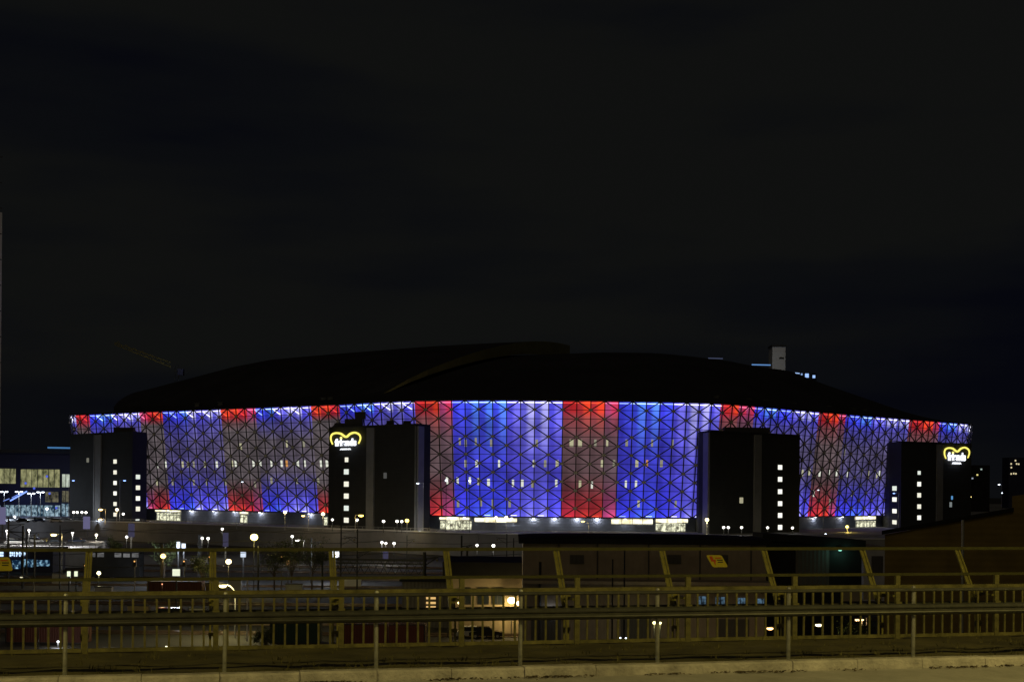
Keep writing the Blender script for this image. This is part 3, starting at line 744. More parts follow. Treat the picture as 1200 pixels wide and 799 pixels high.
for px, py, Y, wt, c_ in ((492, 613, 380, 260, COOL), (113.5, 610, 452, 260, COOL), (829, 612, 376, 160, WHITE), (512, 612, 384, 200, WHITE), (176, 608, 455, 150, WHITE)):   # uplights set in the plaza
    q = P(px, py, Y); t = thing('uplight', 'small plaza uplight %s' % {492: 'below the pale pilaster of the signed tower', 113.5: 'below the pale pilaster of the left tower', 829: 'below the bluish pilaster right of centre', 512: 'left of the central entrance doors', 176: 'left of the left entrance doors'}[px], 'lamp', 'uplights on the plaza', loc=(q.x, q.y, ZP))
    b = MB(); b.bar((0, 0, 0), (0, 0, .5), .25, 8, .3); b.build('housing', M['dark'], t); b = MB(); b.bar((0, 0, .5), (0, 0, .56), .22, 8); b.build('lens', emit(c_, 3), t)
    light((0, -.4, 1.2), c_, wt, t, .2)
# small rooftop plant on the second tower
b = MB(); q = P(413, 500, 408); b.box((q.x, q.y + 4, 41.8), (5.5, 3, 2.6)); b.box((q.x + 2, q.y + 4, 44.2), (3.2, 2, 2.2)); b.box((q.x - 4.5, q.y + 4, 41.2), (3, 2, 1.2)); b.build('rooftop_plant', M['dark'], T2)
b = MB()
for px in (456, 476): q = P(px, 500, 400); b.box((q.x, q.y + 4, 41.4), (2.2, 2, 1.8))
b.build('rooftop_fan', M['dark'], T2)
b = MB()
q = P(878, 500, 404); b.box((q.x, q.y + 5, 40.6), (14, 3, 1.6)); b.build('rooftop_plant', M['dark'], T3)
b = MB(); q = P(141, 507, 468); b.box((q.x, q.y + 5, 41.5), (7, 3, 2)); b.build('rooftop_plant', M['dark'], T1)

# illuminated signs on two towers
arcp = [(390.6, 520.4), (388.6, 515), (389.4, 509.6), (393.8, 507.4), (400, 508), (406.3, 511.8), (411.3, 508.2), (416.9, 506.8), (421.9, 509.3), (423.2, 513.8), (421, 519.6)]
def arena_sign(A, B_, fx, fy, label, sc):
    u3 = Vector((B_.x - A.x, B_.y - A.y, 0)).normalized(); n3 = Vector((u3.y, -u3.x, 0))
    o0 = face_pt(A, B_, fx(406), fy(515), .35)
    ang = math.atan2(u3.y, u3.x)
    t = thing('arena_sign', label, 'sign', 'glowing arena signs on the towers', loc=tuple(o0), rz=ang)
    def lc(px, py):
        q = face_pt(A, B_, fx(px), fy(py), .35) - o0; return q.dot(u3), q.z
    pts = spline([(*lc(x, y), 0) for x, y in arcp], 6); k = len(pts); b = MB(); lft, rgt = [], []
    for i, p in enumerate(pts):
        a, c = pts[max(0, i - 1)], pts[min(k - 1, i + 1)]; d = (c - a).normalized(); nn = Vector((-d.y, d.x, 0)); wd = (.15 + .15 * math.sin(math.pi * i / (k - 1)))* sc
        lft.append(p + nn * wd); rgt.append(p - nn * wd)
    for i in range(k - 1):
        q = [lft[i], rgt[i], rgt[i + 1], lft[i + 1]]
        b.hexa([(v.x, -.1, v.y) for v in q], [(v.x, -.45, v.y) for v in q])
    b.build('heart_outline', emit((1, .86, .16), 1.25), t)
    x, z = lc(400.5, 513.2); b = MB(); b.bar((x, -.1, z), (x, -.45, z), .42 * sc, 10); b.build('yellow_dot', emit((1, .9, .25), 1.3), t)
    def words(txt, x0, x1, yb, yt, m, off, name):
        cu_ = bpy.data.curves.new(name, 'FONT'); cu_.body = txt; cu_.size = 1; cu_.offset = off; cu_.extrude = .12; cu_.space_character = .98
        o = bpy.data.objects.new(name, cu_); COL.objects.link(o); o.parent = t
        bpy.context.view_layer.update(); wd, ht = o.dimensions.x, o.dimensions.y
        (a, zb), (c, zt) = lc(x0, yb), lc(x1, yt)
        me_ = bpy.data.meshes.new_from_object(o.evaluated_get(bpy.context.evaluated_depsgraph_get())); bpy.data.objects.remove(o)
        xs = [v.co.x for v in me_.vertices]; ys = [v.co.y for v in me_.vertices]; mx, my = min(xs), min(ys)
        for v in me_.vertices:
            v.co = ((v.co.x - mx) / (max(xs) - mx) * (c - a) + a, -.25 - v.co.z, (v.co.y - my) / (max(ys) - my) * (zt - zb) + zb)
        me_.materials.clear(); me_.materials.append(m); o = bpy.data.objects.new(name, me_); COL.objects.link(o); o.parent = t; return o
    words('friends', 393.2, 418.2, 522.8, 513.2, emit((.86, .90, 1), 1.7), .035, 'lettering')
    words('ARENA', 399.2, 412, 527.2, 525, emit((.9, .93, 1), 1.4), .03, 'small_lettering')
    x, z = lc(405.5, 519); light((x, -2.2, z), (.35, .45, 1), 60, t, .8)
    x, z = lc(405.5, 519)
    return t
arena_sign(p2[0], p2[1], lambda x: x, lambda y: y, 'glowing white lettering under a yellow heart, on the tower left of centre', 1.0)
arena_sign(p4[3], p4[4], lambda x: 1121 + (x - 406.3) * .84, lambda y: 529 + (y - 511.8) * .95, 'glowing white lettering under a yellow heart, on the far right tower', 1.0)

# ================================================================== lamps
def lamp(px, py, Y, label, kind='post', col=WHITE, size=.45, zb=None, watts=0, e=6, side=1, name='street_lamp', cat='street lamp', group=None, arm=1.6):
    p = P(px, py, Y); zb = ZP if zb is None else zb
    t = thing(name, label, cat, group, loc=(p.x + (arm * side if kind in ('arm', 'curve') else 0), p.y, zb))
    h = p.z - zb; ax = -arm * side
    b = MB()
    pw = .10 if Y > 250 else .07
    if kind == 'post': b.bar((0, 0, 0), (0, 0, h - size * .5), pw, 6, pw * .8); hx = 0
    elif kind == 'arm': b.bar((0, 0, 0), (0, 0, h + .25), pw, 6, pw * .7); b.bar((0, 0, h + .2), (ax * .9, 0, h + .12), pw * .6, 5); hx = ax
    elif kind == 'curve':
        b.bar((0, 0, 0), (0, 0, h - 1), pw * 1.2, 6, pw); pts = [(ax * (1 - math.cos(a)), 0, h - 1 + 1.25 * math.sin(a)) for a in [math.pi / 2 * i / 6 for i in range(7)]]
        b.path(pts, pw * .8, 5); hx = ax
    elif kind == 'twin': b.bar((0, 0, 0), (0, 0, h), pw, 6); b.bar((-.9, 0, h), (.9, 0, h), pw * .7, 5); hx = None
    elif kind == 'wall': b.box((0, .35, h), (.2, .7, .12)); hx = 0
    b.build('pole' if kind != 'wall' else 'bracket', M['dark'] if kind == 'wall' or (kind == 'post' and (col[2] > .8 or Y < 245)) else M['galv'], t)
    for hxx in ([hx] if hx is not None else [-.9, .9]):
        hd = MB(); bl = MB()
        if kind in ('arm', 'curve', 'wall', 'twin'):
            hd.box((hxx, 0, h + size * .33), (size * 1.7, size * .9, size * .22)); hd.build('lamp_head', M['dark'], t)
            bl.ball((hxx, 0, h), size * .75, 10, 6, .45)
        else:
            bl.ball((0, 0, h), size * .6, 8, 6, .85); hd.bar((0, 0, h + size * .5), (0, 0, h + size * .62), size * .5, 8); hd.build('lamp_head', M['dark'], t)
        bl.build('lit_bulb', emit(col, e), t)
        if watts: light((hxx, -size * .9, h - size * .7), col, watts, t, .3)
    return t
LG = 'lit lamps around the arena'
def lamps():
    A = [ # px, py, Y, kind, colour, size, watts, e, side, label
    (118, 597, 440, 'arm', AMBER, .95, 260, 8, 1, 'amber lamp, highest of three beside the left tower'),
    (117.5, 608.5, 430, 'arm', AMBER, .8, 200, 8, 1, 'amber lamp, lowest of three beside the left tower'),
    (137, 597, 440, 'post', (1, .8, .4), .9, 250, 7, 1, 'warm globe lamp in front of the left tower windows'),
    (144.5, 602, 450, 'post', WHITE, .7, 120, 5, 1, 'small white globe lamp right of the left tower windows'),
    (86.3, 600, 470, 'post', WHITE, .75, 60, 5, 1, 'white globe lamp, leftmost of four at the left tower foot'),
    (90.5, 600, 470, 'post', WHITE, .75, 60, 5, 1, 'white globe lamp, second of four at the left tower foot'),
    (96, 600, 470, 'post', WHITE, .75, 60, 5, 1, 'white globe lamp, third of four at the left tower foot'),
    (100.8, 600.3, 470, 'post', WHITE, .75, 60, 5, 1, 'white globe lamp, rightmost of four at the left tower foot'),
    (334, 600, 395, 'post', (1, .83, .45), .8, 180, 7, 1, 'warm lamp post by the arena wall, leftmost of three'),
    (355.3, 604.3, 392, 'arm', AMBER, .7, 160, 7, 1, 'amber lamp post by the arena wall, middle of three'),
    (378.5, 602, 392, 'post', (1, .8, .4), .9, 220, 7, 1, 'warm lamp post by the arena wall, next to the dark tower'),
    (389.5, 608.7, 388, 'post', WHITE, .6, 60, 5, 1, 'white globe lamp at the left edge of the signed tower'),
    (423, 604, 375, 'arm', (1, .66, .12), .95, 250, 6, -1, 'wide amber lamp in front of the signed tower'),
    (418.5, 609, 376, 'post', WHITE, .6, 60, 5, 1, 'white globe lamp under the wide amber lamp'),
    (449.5, 610.6, 378, 'post', WHITE, .7, 60, 5, 1, 'single white globe lamp below the dim tower window'),
    (465.3, 610.6, 376, 'post', WHITE, .7, 60, 5, 1, 'white globe lamp, left of a pair beside a yellow one'),
    (470.8, 610.8, 376, 'post', WHITE, .65, 60, 5, 1, 'white globe lamp, right of a pair beside a yellow one'),
    (477, 609.8, 375, 'post', (1, .7, .15), .95, 200, 5, 1, 'yellow globe lamp right of a white pair at the tower foot'),
    (581.3, 606, 380, 'post', (1, .9, .5), .6, 250, 6, 1, 'slim warm lamp post left of two under the lit canopy'),
    (593.3, 606, 372, 'post', (1, .9, .5), .75, 350, 6, 1, 'slim warm lamp post right of two under the lit canopy'),
    (683, 610.8, 345, 'curve', (1, .7, .2), .6, 300, 5, 1, 'amber lamp on a long curved arm before the arena base'),
    (828.5, 608.8, 372, 'post', (1, .86, .4), .9, 900, 7, 1, 'warm lamp at the foot of the dark tower right of centre'),
    (848, 617.8, 380, 'post', WHITE, .65, 60, 5, 1, 'white globe lamp, first of five along the right-centre tower'),
    (853.5, 617.8, 380, 'post', WHITE, .65, 60, 5, 1, 'white globe lamp, second of five along the right-centre tower'),
    (869, 617.8, 382, 'post', WHITE, .65, 60, 5, 1, 'white globe lamp, third of five along the right-centre tower'),
    (899.5, 618, 390, 'post', WHITE, .65, 60, 5, 1, 'white globe lamp, fourth of five along the right-centre tower'),
    (928.7, 618.3, 396, 'post', WHITE, .65, 60, 5, 1, 'white globe lamp, fifth of five along the right-centre tower'),
    (992.8, 617, 420, 'post', (1, .72, .15), .85, 500, 6, 1, 'yellow lamp post before the right entrance doors'),
    (967.5, 626, 400, 'post', COOL, .6, 60, 5, 1, 'small cool lamp at the right plaza edge'),
    (1064.2, 618.6, 440, 'post', WHITE, .7, 60, 5, 1, 'white lamp at the foot of the far right tower'),
    (86, 563, 462, 'arm', BLUE, .6, 60, 3, -1, 'small blue lamp on a thin pole at the left tower edge'),
    (146, 563, 450, 'arm', BLUE, .65, 60, 3, -1, 'small blue lamp on a thin pole between tower windows'),
    (1047.6, 577.8, 450, 'arm', BLUE, .55, 60, 3, 1, 'small blue lamp between windows of the far right tower'),
    (489.6, 566.3, 378, 'arm', COOL, .55, 60, 4, 1, 'white lamp high on a pole before the pale pilaster'),
    (523, 562.8, 372, 'post', COOL, .6, 0, 4, 1, 'high cool lamp before the facade, left of a pair'),
    (550.5, 563.2, 372, 'post', COOL, .6, 0, 4, 1, 'high cool lamp before the facade, right of a pair'),
    (284, 564.5, 400, 'arm', COOL, .45, 0, 3, -1, 'small cool lamp before the left facade'),
    (959, 574, 410, 'arm', COOL, .4, 0, 2.5, 1, 'small cool lamp before the right facade'),
    ]
    for px, py, Y, kind, col, size, wt, e_, side, lab in A:
        lamp(px, py, Y, lab, kind, col, size, ZP, wt, e_, side, group=LG)
    B = [ # rail yard lamps, standing on the lower ground
    (447.6, 635.3, 330, 'post', WHITE, 0.57, 660, 6, 1, 'white yard lamp, first of three before the retaining wall'),
    (452.2, 636.3, 330, 'post', WHITE, 0.53, 0, 6, 1, 'white yard lamp, second of three before the retaining wall'),
    (461.8, 636.3, 328, 'post', WHITE, 0.57, 528, 6, 1, 'white yard lamp, third of three before the retaining wall'),
    (559, 638.6, 325, 'post', WHITE, 0.53, 528, 6, 1, 'white yard lamp, left of two near the brown shed'),
    (578.2, 639.1, 325, 'post', WHITE, 0.66, 594, 6, 1, 'white yard lamp, right of two near the brown shed'),
    (236.8, 630.4, 340, 'post', WHITE, 0.62, 462, 6, 1, 'white yard lamp, left of a pair over the tracks'),
    (243.9, 630.6, 340, 'post', WHITE, 0.62, 462, 6, 1, 'white yard lamp, right of a pair over the tracks'),
    (260.5, 619.6, 350, 'post', WHITE, 0.53, 270, 6, 1, 'single white lamp just under the plaza railing'),
    (113, 626.5, 345, 'post', (1, .9, .7), .6, 550, 6, 1, 'small white lamp by the car park right end'),
    (148.4, 628.8, 345, 'post', WHITE, 0.57, 330, 6, 1, 'small white lamp below the left tower'),
    (342.5, 628.3, 320, 'post', WHITE, 0.57, 330, 6, 1, 'white lamp behind the tree twigs, upper one'),
    (348.3, 633, 318, 'arm', WHITE, 0.57, 450, 6, 1, 'white lamp behind the tree twigs, lower one'),
    (297.8, 629.2, 230, 'post', YEL, 1.1, 800, 9, -1, 'big yellow lamp standing left of the bare trees'),
    (63, 626.5, 250, 'arm', (1, .78, .3), .75, 550, 7, 1, 'yellow lamp over the car park at the left'),
    (191.2, 651.3, 235, 'post', AMBER, .8, 450, 7, 1, 'round amber work lamp among the tracks'),
    (267.8, 657.8, 235, 'post', (1, .78, .35), .85, 450, 8, -1, 'bright warm work lamp among the tracks'),
    (115.8, 671.2, 235, 'post', (1, .95, .5), .6, 250, 7, 1, 'pale yellow work lamp left of the first frame post'),
    (261, 686.4, 165, 'curve', (1, .85, .35), .6, 3000, 8, 1, 'bright curved-arm lamp behind the left railing'),
    (25, 676, 165, 'curve', (.6, .55, .35), .25, 0, 1.5, 1, 'unlit curved-arm lamp behind the railing at far left'),
    (525.3, 694.5, 168, 'post', (1, .8, .4), .4, 100, 7, 1, 'small warm lamp beside the lit low building'),
    (1137, 582, 700, 'post', (1, .85, .3), .9, 0, 6, 1, 'distant yellow lamp right of the arena'),
    (1170.8, 567.6, 800, 'arm', COOL, .9, 0, 5, 1, 'distant white lamp, higher one at the right edge'),
    (1174.3, 577.4, 800, 'post', COOL, .7, 0, 3, 1, 'distant white lamp, lower one at the right edge'),
    ]
    for px, py, Y, kind, col, size, wt, e_, side, lab in B:
        lamp(px, py, Y, lab, kind, col, size, ZY, wt, e_, side, group='lit lamps in the rail yard')
lamps()
# mast beside the curved-arm lamp, lit by it
def mast(px, pyt, Y, label, r=.12, m=None, zb=ZY, cross=None, name='catenary_mast', cat='mast', group='dark masts over the tracks'):
    p = P(px, pyt, Y); t = thing(name, label, cat, group, loc=(p.x, p.y, zb)); b = MB(); h = p.z - zb
    b.bar((0, 0, 0), (0, 0, h), r, 6, r * .8); b.build('pole', m or M['dark'], t)
    if cross:
        b = MB()
        for dz, l_ in cross:
            b.bar((0, 0, h - dz), (l_, 0, h - dz + .25), r * .5, 4); b.bar((0, 0, h - dz - 1), (l_ * .8, 0, h - dz + .1), r * .35, 4)
        b.build('cantilever_arm', m or M['dark'], t)
        b = MB()
        for dz, l_ in cross: b.ball((l_ * .9, 0, h - dz - .15), .16, 6, 4)
        b.build('insulator', M['rail'], t)
    return t
mast(290, 676, 162, 'pale pole right beside the curved-arm lamp', .10, M['white'], name='pole', cat='pole', group='dark masts over the tracks')
MS = [(10, 606, 250, .20, [(1.5, 3)]), (27, 616, 240, .22, [(1.2, -3)]), (31.5, 619, 260, .18, [(1, 2.5)]), (40.5, 626, 250, .2, [(1, 2.5)]), (70.5, 615, 240, .13, [(1, 2.5), (3, 2.5)]),
      (190, 636, 240, .35, None), (234, 626, 260, .35, None), (400, 600, 200, .14, [(4, 2.2), (6, -2)]), (419, 620, 230, .16, [(1.5, -2.4), (4, 2.4)]), (497.5, 646.5, 190, .32, [(1, 2)]), (477, 627, 260, .1, [(1, 1.5)]),
      (541, 627, 240, .22, [(2, 2)]), (547.5, 640, 240, .26, None), (577, 648, 240, .1, [(1, 1.5)]), (594, 625, 250, .14, [(1, -2)]), (602, 630, 250, .14, None), (633, 658, 150, .2, None), (303, 640, 230, .2, None), (378, 640, 230, .22, None), (365, 630, 260, .18, [(1, 2)]), (732, 642, 130, .10, None), (718, 655, 130, .10, None), (1128.5, 609, 110, .14, None)]
lab_m = ['beside the left edge', 'second from the left edge', 'with one arm before the bright car park', 'stub before the bright car park', 'thin with two arms beside the yellow lamp', 'thick stump right of the first frame post', 'thick dark one below the paired lamps',
         'tallest thin one left of the signed tower', 'with arms on both sides under the amber lamp', 'thick one ending the truss gantry', 'thin one below the tower foot', 'left of two by the centre frame post', 'thick right of two by the centre frame post', 'thin one under the white lamp', 'left of two at the shed corner', 'right of two at the shed corner',
         'holding up the shed canopy end', 'behind the big yellow lamp', 'at the right of the bare trees', 'thin one among the bare trees', 'thin one on the shed wall', 'short one on the shed wall', 'grey one with no lamp before the right building']
for (px, py, Y, r, cr_), lb in zip(MS, lab_m):
    mast(px, py, Y, 'dark steel mast, ' + lb if 'grey' not in lb else 'grey pole ' + lb[4:], r, M['galv'] if 'grey' in lb else None, cross=cr_)
# overhead wires
for n_, (y0, y1, x0, x1, Y, lb) in enumerate([(620.5, 622.5, -40, 610, 245, 'highest black overhead wire in front of the retaining wall'), (632.5, 634, -40, 610, 235, 'second black overhead wire below the retaining wall top'), (618.5, 621, 120, 420, 240, 'short overhead wire before the left plaza edge'),
        (646, 648, -40, 620, 200, 'lower overhead wire just under the frame top rail'), (660.5, 663, 60, 560, 190, 'lowest overhead wire crossing the yard')]):
    a, c = P(x0, y0, Y), P(x1, y1, Y + 4); b = MB(); k = 24
    pts = [a.lerp(c, i / k) - Vector((0, 0, .5 * math.sin(math.pi * ((i / k * 4) % 1)))) for i in range(k + 1)]
    b.path(pts, .055, 4); tag(b.build('overhead_wire', M['dark']), lb, 'wire', 'wires over the tracks')
# truss gantry between masts
t = thing('signal_gantry', 'dark truss gantry beam spanning the tracks left of centre', 'gantry', loc=tuple(P(445, 675, 192)))
o0 = Vector(t.location); a, c = P(392, 655, 195), P(500, 656.5, 190); dz = Vector((0, 0, -2.1)); b = MB(); b.bar(a, c, .22); b.bar(a + dz * .25, c + dz * .25, .16); b.build('top_beam', M['dark'], t, None).location = -o0
b = MB(); k = 12
for i in range(k):
    p, q = a.lerp(c, i / k), a.lerp(c, (i + 1) / k)
    b.bar(p, q + dz, .05); b.bar(p + dz, q, .05)
b.bar(a + dz, c + dz, .07); b.build('truss_bracing', M['dark'], t).location = -o0
# yard tracks
b = MB()
for Y in (170, 182, 196, 212, 232, 250, 270, 292, 312):
    for dy in (-.72, .72):
        b.box((-10, Y + dy, ZY + .22), (260, .09, .16))
    b.box((-10, Y, ZY + .06), (260, 2.6, .12))
tag(b.build('railway_tracks', M['rust']), kind='structure')

# ================================================================== buildings in the yard
def building(name, label, cat='building'): return thing(name, label, cat)
# big brown shed
t = building('warehouse', 'long brown corrugated warehouse with a black roof, right of centre')
YS = 150; x0, x1 = XZ(613, YS, 16), XZ(898, YS, 16); zt = 22 - (633 - 572) / F * YS + .2
b = MB(); b.prism([(x0, YS), (x1, YS), (x1, YS + 12), (x0, YS + 12)], ZY, zt); b.build('wall', M['shed'], t)
b = MB(); K = 14                                     # shallow vaulted roof over it
rx = [x0 - .5 + (x1 - x0 + 1) * i / K for i in range(K + 1)]
def vz(x): u = (x - x0) / (x1 - x0); return zt + .15 + .22 * math.sin(math.pi * min(1, max(0, u)) ** .75) ** .6 * .8
b.hexa([(x, YS - .6, zt - .5) for x in (rx[0], rx[-1])] + [(rx[-1], YS + 12.6, zt - .5), (rx[0], YS + 12.6, zt - .5)], [(x, YS - .6, zt + .12) for x in (rx[0], rx[-1])] + [(rx[-1], YS + 12.6, zt + .12), (rx[0], YS + 12.6, zt + .12)])
for i in range(K):
    a, c = rx[i], rx[i + 1]
    b.face([(a, YS - .4, zt + .13), (c, YS - .4, zt + .13), (c, YS + 3, vz(c)), (a, YS + 3, vz(a))]); b.face([(a, YS + 3, vz(a)), (c, YS + 3, vz(c)), (c, YS + 11.5, vz(c)), (a, YS + 11.5, vz(a))])
b.build('roof', M['black'], t)
zc_ = 22 - (679 - 572) / F * YS
b = MB(); b.box(((x0 + x1) / 2, YS - 1.8, zc_), (x1 - x0, 3.6, .35)); b.build('canopy', M['shed'], t)
for px in (640, 745, 860):                  # roller doors below the canopy
    xx = XZ(px, YS, 6); b = MB(); b.box((xx, YS - .05, 5.2), (3.4, .12, 4.4)); b.build('roller_door', M['shedg'], t)
rW = room('dim_blue_room', (.01, .015, .02), (.12, .22, .32), .8, (1.5, 1, 1.5), .4, .65)
for px in (822, 844, 868, 893):
    q = P(px, 703 + (px - 820) * .04, YS - .05); b = MB(); b.box(q, (1.0, .1, .9)); o = b.build('window', rW, t); f = MB(); f.box((q.x, q.y - .06, q.z), (.08, .06, .9)); f.build('mullion', M['dark'], o)
for px in (655, 700, 760, 820, 880):                  # downpipes and louvres on the long wall
    xx = XZ(px, YS, 14); b = MB(); b.bar((xx, YS - .12, zc_), (xx, YS - .12, zt - .4), .09, 6); b.build('downpipe', M['shedg'], t)
for px in (676, 790, 845):
    q = P(px, 655, YS - .06); b = MB(); b.box(q, (1.6, .12, 1.0))
    for k in range(4): b.box((q.x, q.y - .08, q.z - .36 + k * .24), (1.5, .06, .05))
    b.build('louvre', M['shedg'], t)
# darker block to its right
t = building('dark_block', 'low black flat-roofed block joined to the right of the brown warehouse')
Y2 = 165; xa, xb = XZ(893, Y2, 16), XZ(1010, Y2, 16); za, zb_ = Zat(900, 625, Y2), Zat(1010, 633, Y2)
b = MB(); b.hexa([(xa, Y2, ZY), (xb, Y2, ZY), (xb, Y2 + 6, ZY), (xa, Y2 + 6, ZY)], [(xa, Y2, za - .8), (xb, Y2, zb_ - .8), (xb, Y2 + 6, zb_ - .8), (xa, Y2 + 6, za - .8)]); b.build('wall', M['black'], t)
b = MB(); b.hexa([(xa, Y2 - .4, za - .8), (xb + .4, Y2 - .4, zb_ - .8), (xb + .4, Y2 + 6.5, zb_ - .8), (xa, Y2 + 6.5, za - .8)], [(xa, Y2 - .4, za), (xb + .4, Y2 - .4, zb_), (xb + .4, Y2 + 6.5, zb_), (xa, Y2 + 6.5, za)]); b.build('roof', M['black'], t)
b = MB(); q = P(952, 664, Y2 - .06); b.box(q, (4.2, .1, 4.4)); b.build('door', M['shedg'], t)
for px, py, wd, hg in ((998, 698, 2.5, 1.3), (1023, 697.5, 2.3, 1.0)):
    q = P(px, py, Y2 - .1); b = MB(); b.box(q, (wd, .12, hg)); b.build('pale_panel', M['tan'], t)
lamp(984.5, 644.5, Y2 - .8, 'small green lamp on the black block wall', 'wall', (.35, 1, .75), .3, ZY, 45, 1.2, name='wall_lamp', cat='wall lamp')
# low lit building left of the shed
t = building('low_depot', 'low building with warm lit pale wall and dark roof band')
Y3 = 172; xa, xb = XZ(528, Y3, 8), XZ(690, Y3, 8); zr = Zat(570, 658, Y3); zw = Zat(570, 674, Y3)
b = MB(); b.prism([(xa, Y3), (xb, Y3), (xb, Y3 + 14), (xa, Y3 + 14)], ZY, zw); b.build('wall', M['tan'], t)
b = MB(); b.prism([(xa - 1, Y3 - 1.2), (XZ(612, Y3, 10), Y3 - 1.2), (XZ(612, Y3, 10), Y3 + 14), (xa - 1, Y3 + 14)], zw, zr); b.build('roof', M['black'], t)
for px in (545, 566, 583, 622, 645):
    q = P(px, 698, Y3 - .04); b = MB(); b.box((q.x, q.y, q.z), (1.5, .1, 2.2)); o = b.build('window', M['glass'], t); f = MB(); f.box((q.x, q.y - .03, q.z), (.08, .1, 2.2)); f.build('mullion', M['dark'], o)
q = P(518, 700, Y3 - .04)
lamp(599.5, 703.0, Y3 - 1.5, 'brilliant warm floodlight before the low building wall', 'post', (1, .74, .30), .85, ZY, 700, 14, name='flood_lamp', cat='lamp')
lamp(608.5, 706.5, Y3 - 1.5, 'second warm floodlight just right of the brilliant one', 'post', (1, .74, .30), .6, ZY, 250, 9, name='flood_lamp', cat='lamp')
lamp(538.2, 706, Y3 - 2.5, 'warm lamp by the left end of the low building wall', 'post', (1, .74, .30), .35, ZY, 90, 6, name='flood_lamp', cat='lamp')
# shack left of it with small lit windows
t = building('signal_cabin', 'small dark signal cabin with three lit slats left of the low building')
q = P(506, 690, 180); b = MB(); b.box((q.x, q.y + 2.5, (ZY + q.z + 1) / 2), (8, 5, q.z + 1 - ZY)); b.build('wall', M['shedg'], t)
b = MB(); b.box((q.x, q.y + 2.5, q.z + 1.15), (8.8, 6, .3)); b.build('roof', M['black'], t)
for py in (700.5, 706, 711): p = P(505, py, 179.9); b = MB(); b.box(p, (1.3, .1, .28)); b.build('window', emit((1, .62, .22), .8), t)
# brown building on the right
t = building('brick_building', 'big brown building with sloping roof line at the right edge')
Y4 = 122; A = [P(1037, 626, Y4), P(1186, 599, Y4), P(1186, 581, Y4), P(1300, 566, Y4)]
poly2 = [(A[0].x, ZY)] + [(a.x, a.z) for a in A] + [(A[3].x, ZY)]
def prof(poly, y0, y1, m, nm, par, dz=0):
    b = MB(); b.hexa([(x, y0, z + dz) for x, z in poly], [(x, y1, z + dz) for x, z in poly]); return b.build(nm, m, par)
def prof2(poly, y0, y1, m, nm, par, dz=0):
    k = y1 / y0; b = MB(); b.hexa([(x, y0, z + dz) for x, z in poly], [(x * k * 1.002, y1, z + dz - .15) for x, z in poly]); return b.build(nm, m, par)
prof2(poly2, Y4, Y4 + 5, M['brown'], 'wall', t)
cap = [(A[0].x - .4, A[0].z), (A[1].x, A[1].z), (A[1].x, A[1].z + .35), (A[0].x - .4, A[0].z + .35)]
prof2(cap, Y4 - .4, Y4 + 5.2, M['black'], 'roof', t, .003)
b = MB(); q = P(1146, 608.5, Y4 - 6); 
# pale wall glimpsed between the blocks
t2 = building('pale_annex', 'narrow pale grey annex seen between the black block and brown building')
xa, xb = XZ(1012, 230, 10), XZ(1045, 230, 10); b = MB(); b.prism([(xa, 230), (xb, 230), (xb, 245), (xa, 245)], ZY, Zat(1025, 643, 230)); b.build('wall', M['grey'], t2)
b = MB(); b.prism([(xa - .3, 229.7), (xb, 229.7), (xb, 245), (xa - .3, 245)], Zat(1025, 643, 230), Zat(1025, 641, 230)); b.build('roof', M['tan'], t2)
b = MB(); b.box(P(1028, 662, 229.9), (2.0, .1, 3.2)); b.build('door', M['shedg'], t2)
# under-canopy lamps of the right part
for px, py, Y, lb, c_, sz_, wt in [(766.8, 729.3, 142, 'warm lamp below the warehouse canopy, left of a close pair', (1, .9, .35), .30, 90), (773.6, 729.6, 142, 'warm lamp below the warehouse canopy, right of a close pair', (1, .9, .35), .25, 70),
        (902.3, 736, 140, 'orange wide lamp below the railing, left of three on the right', (1, .55, .2), .38, 90), (959.3, 732, 140, 'pale wide lamp below the railing, middle of three on the right', (1, .85, .45), .38, 90),
        (1005, 726, 150, 'orange lamp low behind the railing near the bush, left of a pair', (1, .6, .25), .32, 60), (1010.4, 725.8, 150, 'orange lamp low behind the railing near the bush, right of a pair', (1, .7, .3), .2, 0),
        (727, 747, 140, 'tiny cool lamp low by the warehouse, left one', COOL, .14, 30), (733.4, 747.4, 140, 'tiny cool lamp low by the warehouse, right one', COOL, .16, 30), (684.8, 756.6, 142, 'tiny yellow lamp at the railing foot right of centre', (1, .9, .4), .15, 30), (646, 713.5, 150, 'tiny cool lamp beside the shed corner', COOL, .2, 30)]:
    lamp(px, py, Y, lb, 'arm' if 890 < px else 'post', c_, sz_ * (1.25 if px > 890 else 1), ZY, wt, 5, arm=.5, name='yard_lamp', cat='lamp')

# mall building at the left edge
t = building('shopping_hall', 'dark glazed building with lit green-yellow floors at the left edge')
YM = 540; xe = XZ(81.5, YM, 20); xl = XZ(-120, YM, 20)
b = MB(); b.prism([(xl, YM), (xe, YM), (xe, YM + 60), (xl, YM + 60)], ZP, Zat(40, 531, YM)); b.build('wall', M['mall'], t)
b = MB(); b.prism([(xl, YM - 1), (xe + .3, YM - 1), (xe + .3, YM + 60), (xl, YM + 60)], Zat(40, 531, YM), Zat(40, 527, YM)); b.build('roof', M['dark'], t)
b = MB(); p, q = P(56, 524.3, YM - 3), P(83, 524.8, YM - 3); b.bar(p, q, .45, 4); b.build('blue_light_strip', emit((.08, .25, .55), .7), t)
rA = room('lit_office', (.06, .07, .03), (.85, .83, .42), .48, (.5, .5, .25), .36, .70); rB = room('lit_office_bright', (.35, .4, .3), (.9, 1, .85), .65, (.4, .4, .3), .3, .65)
rC = room('shopfront', (.01, .04, .08), (.6, .85, 1), .65, (.8, .8, .6), .42, .64); rD = room('dim_room', (.02, .02, .02), (.35, .32, .2), .6, (.4, .4, .3), .4, .7)
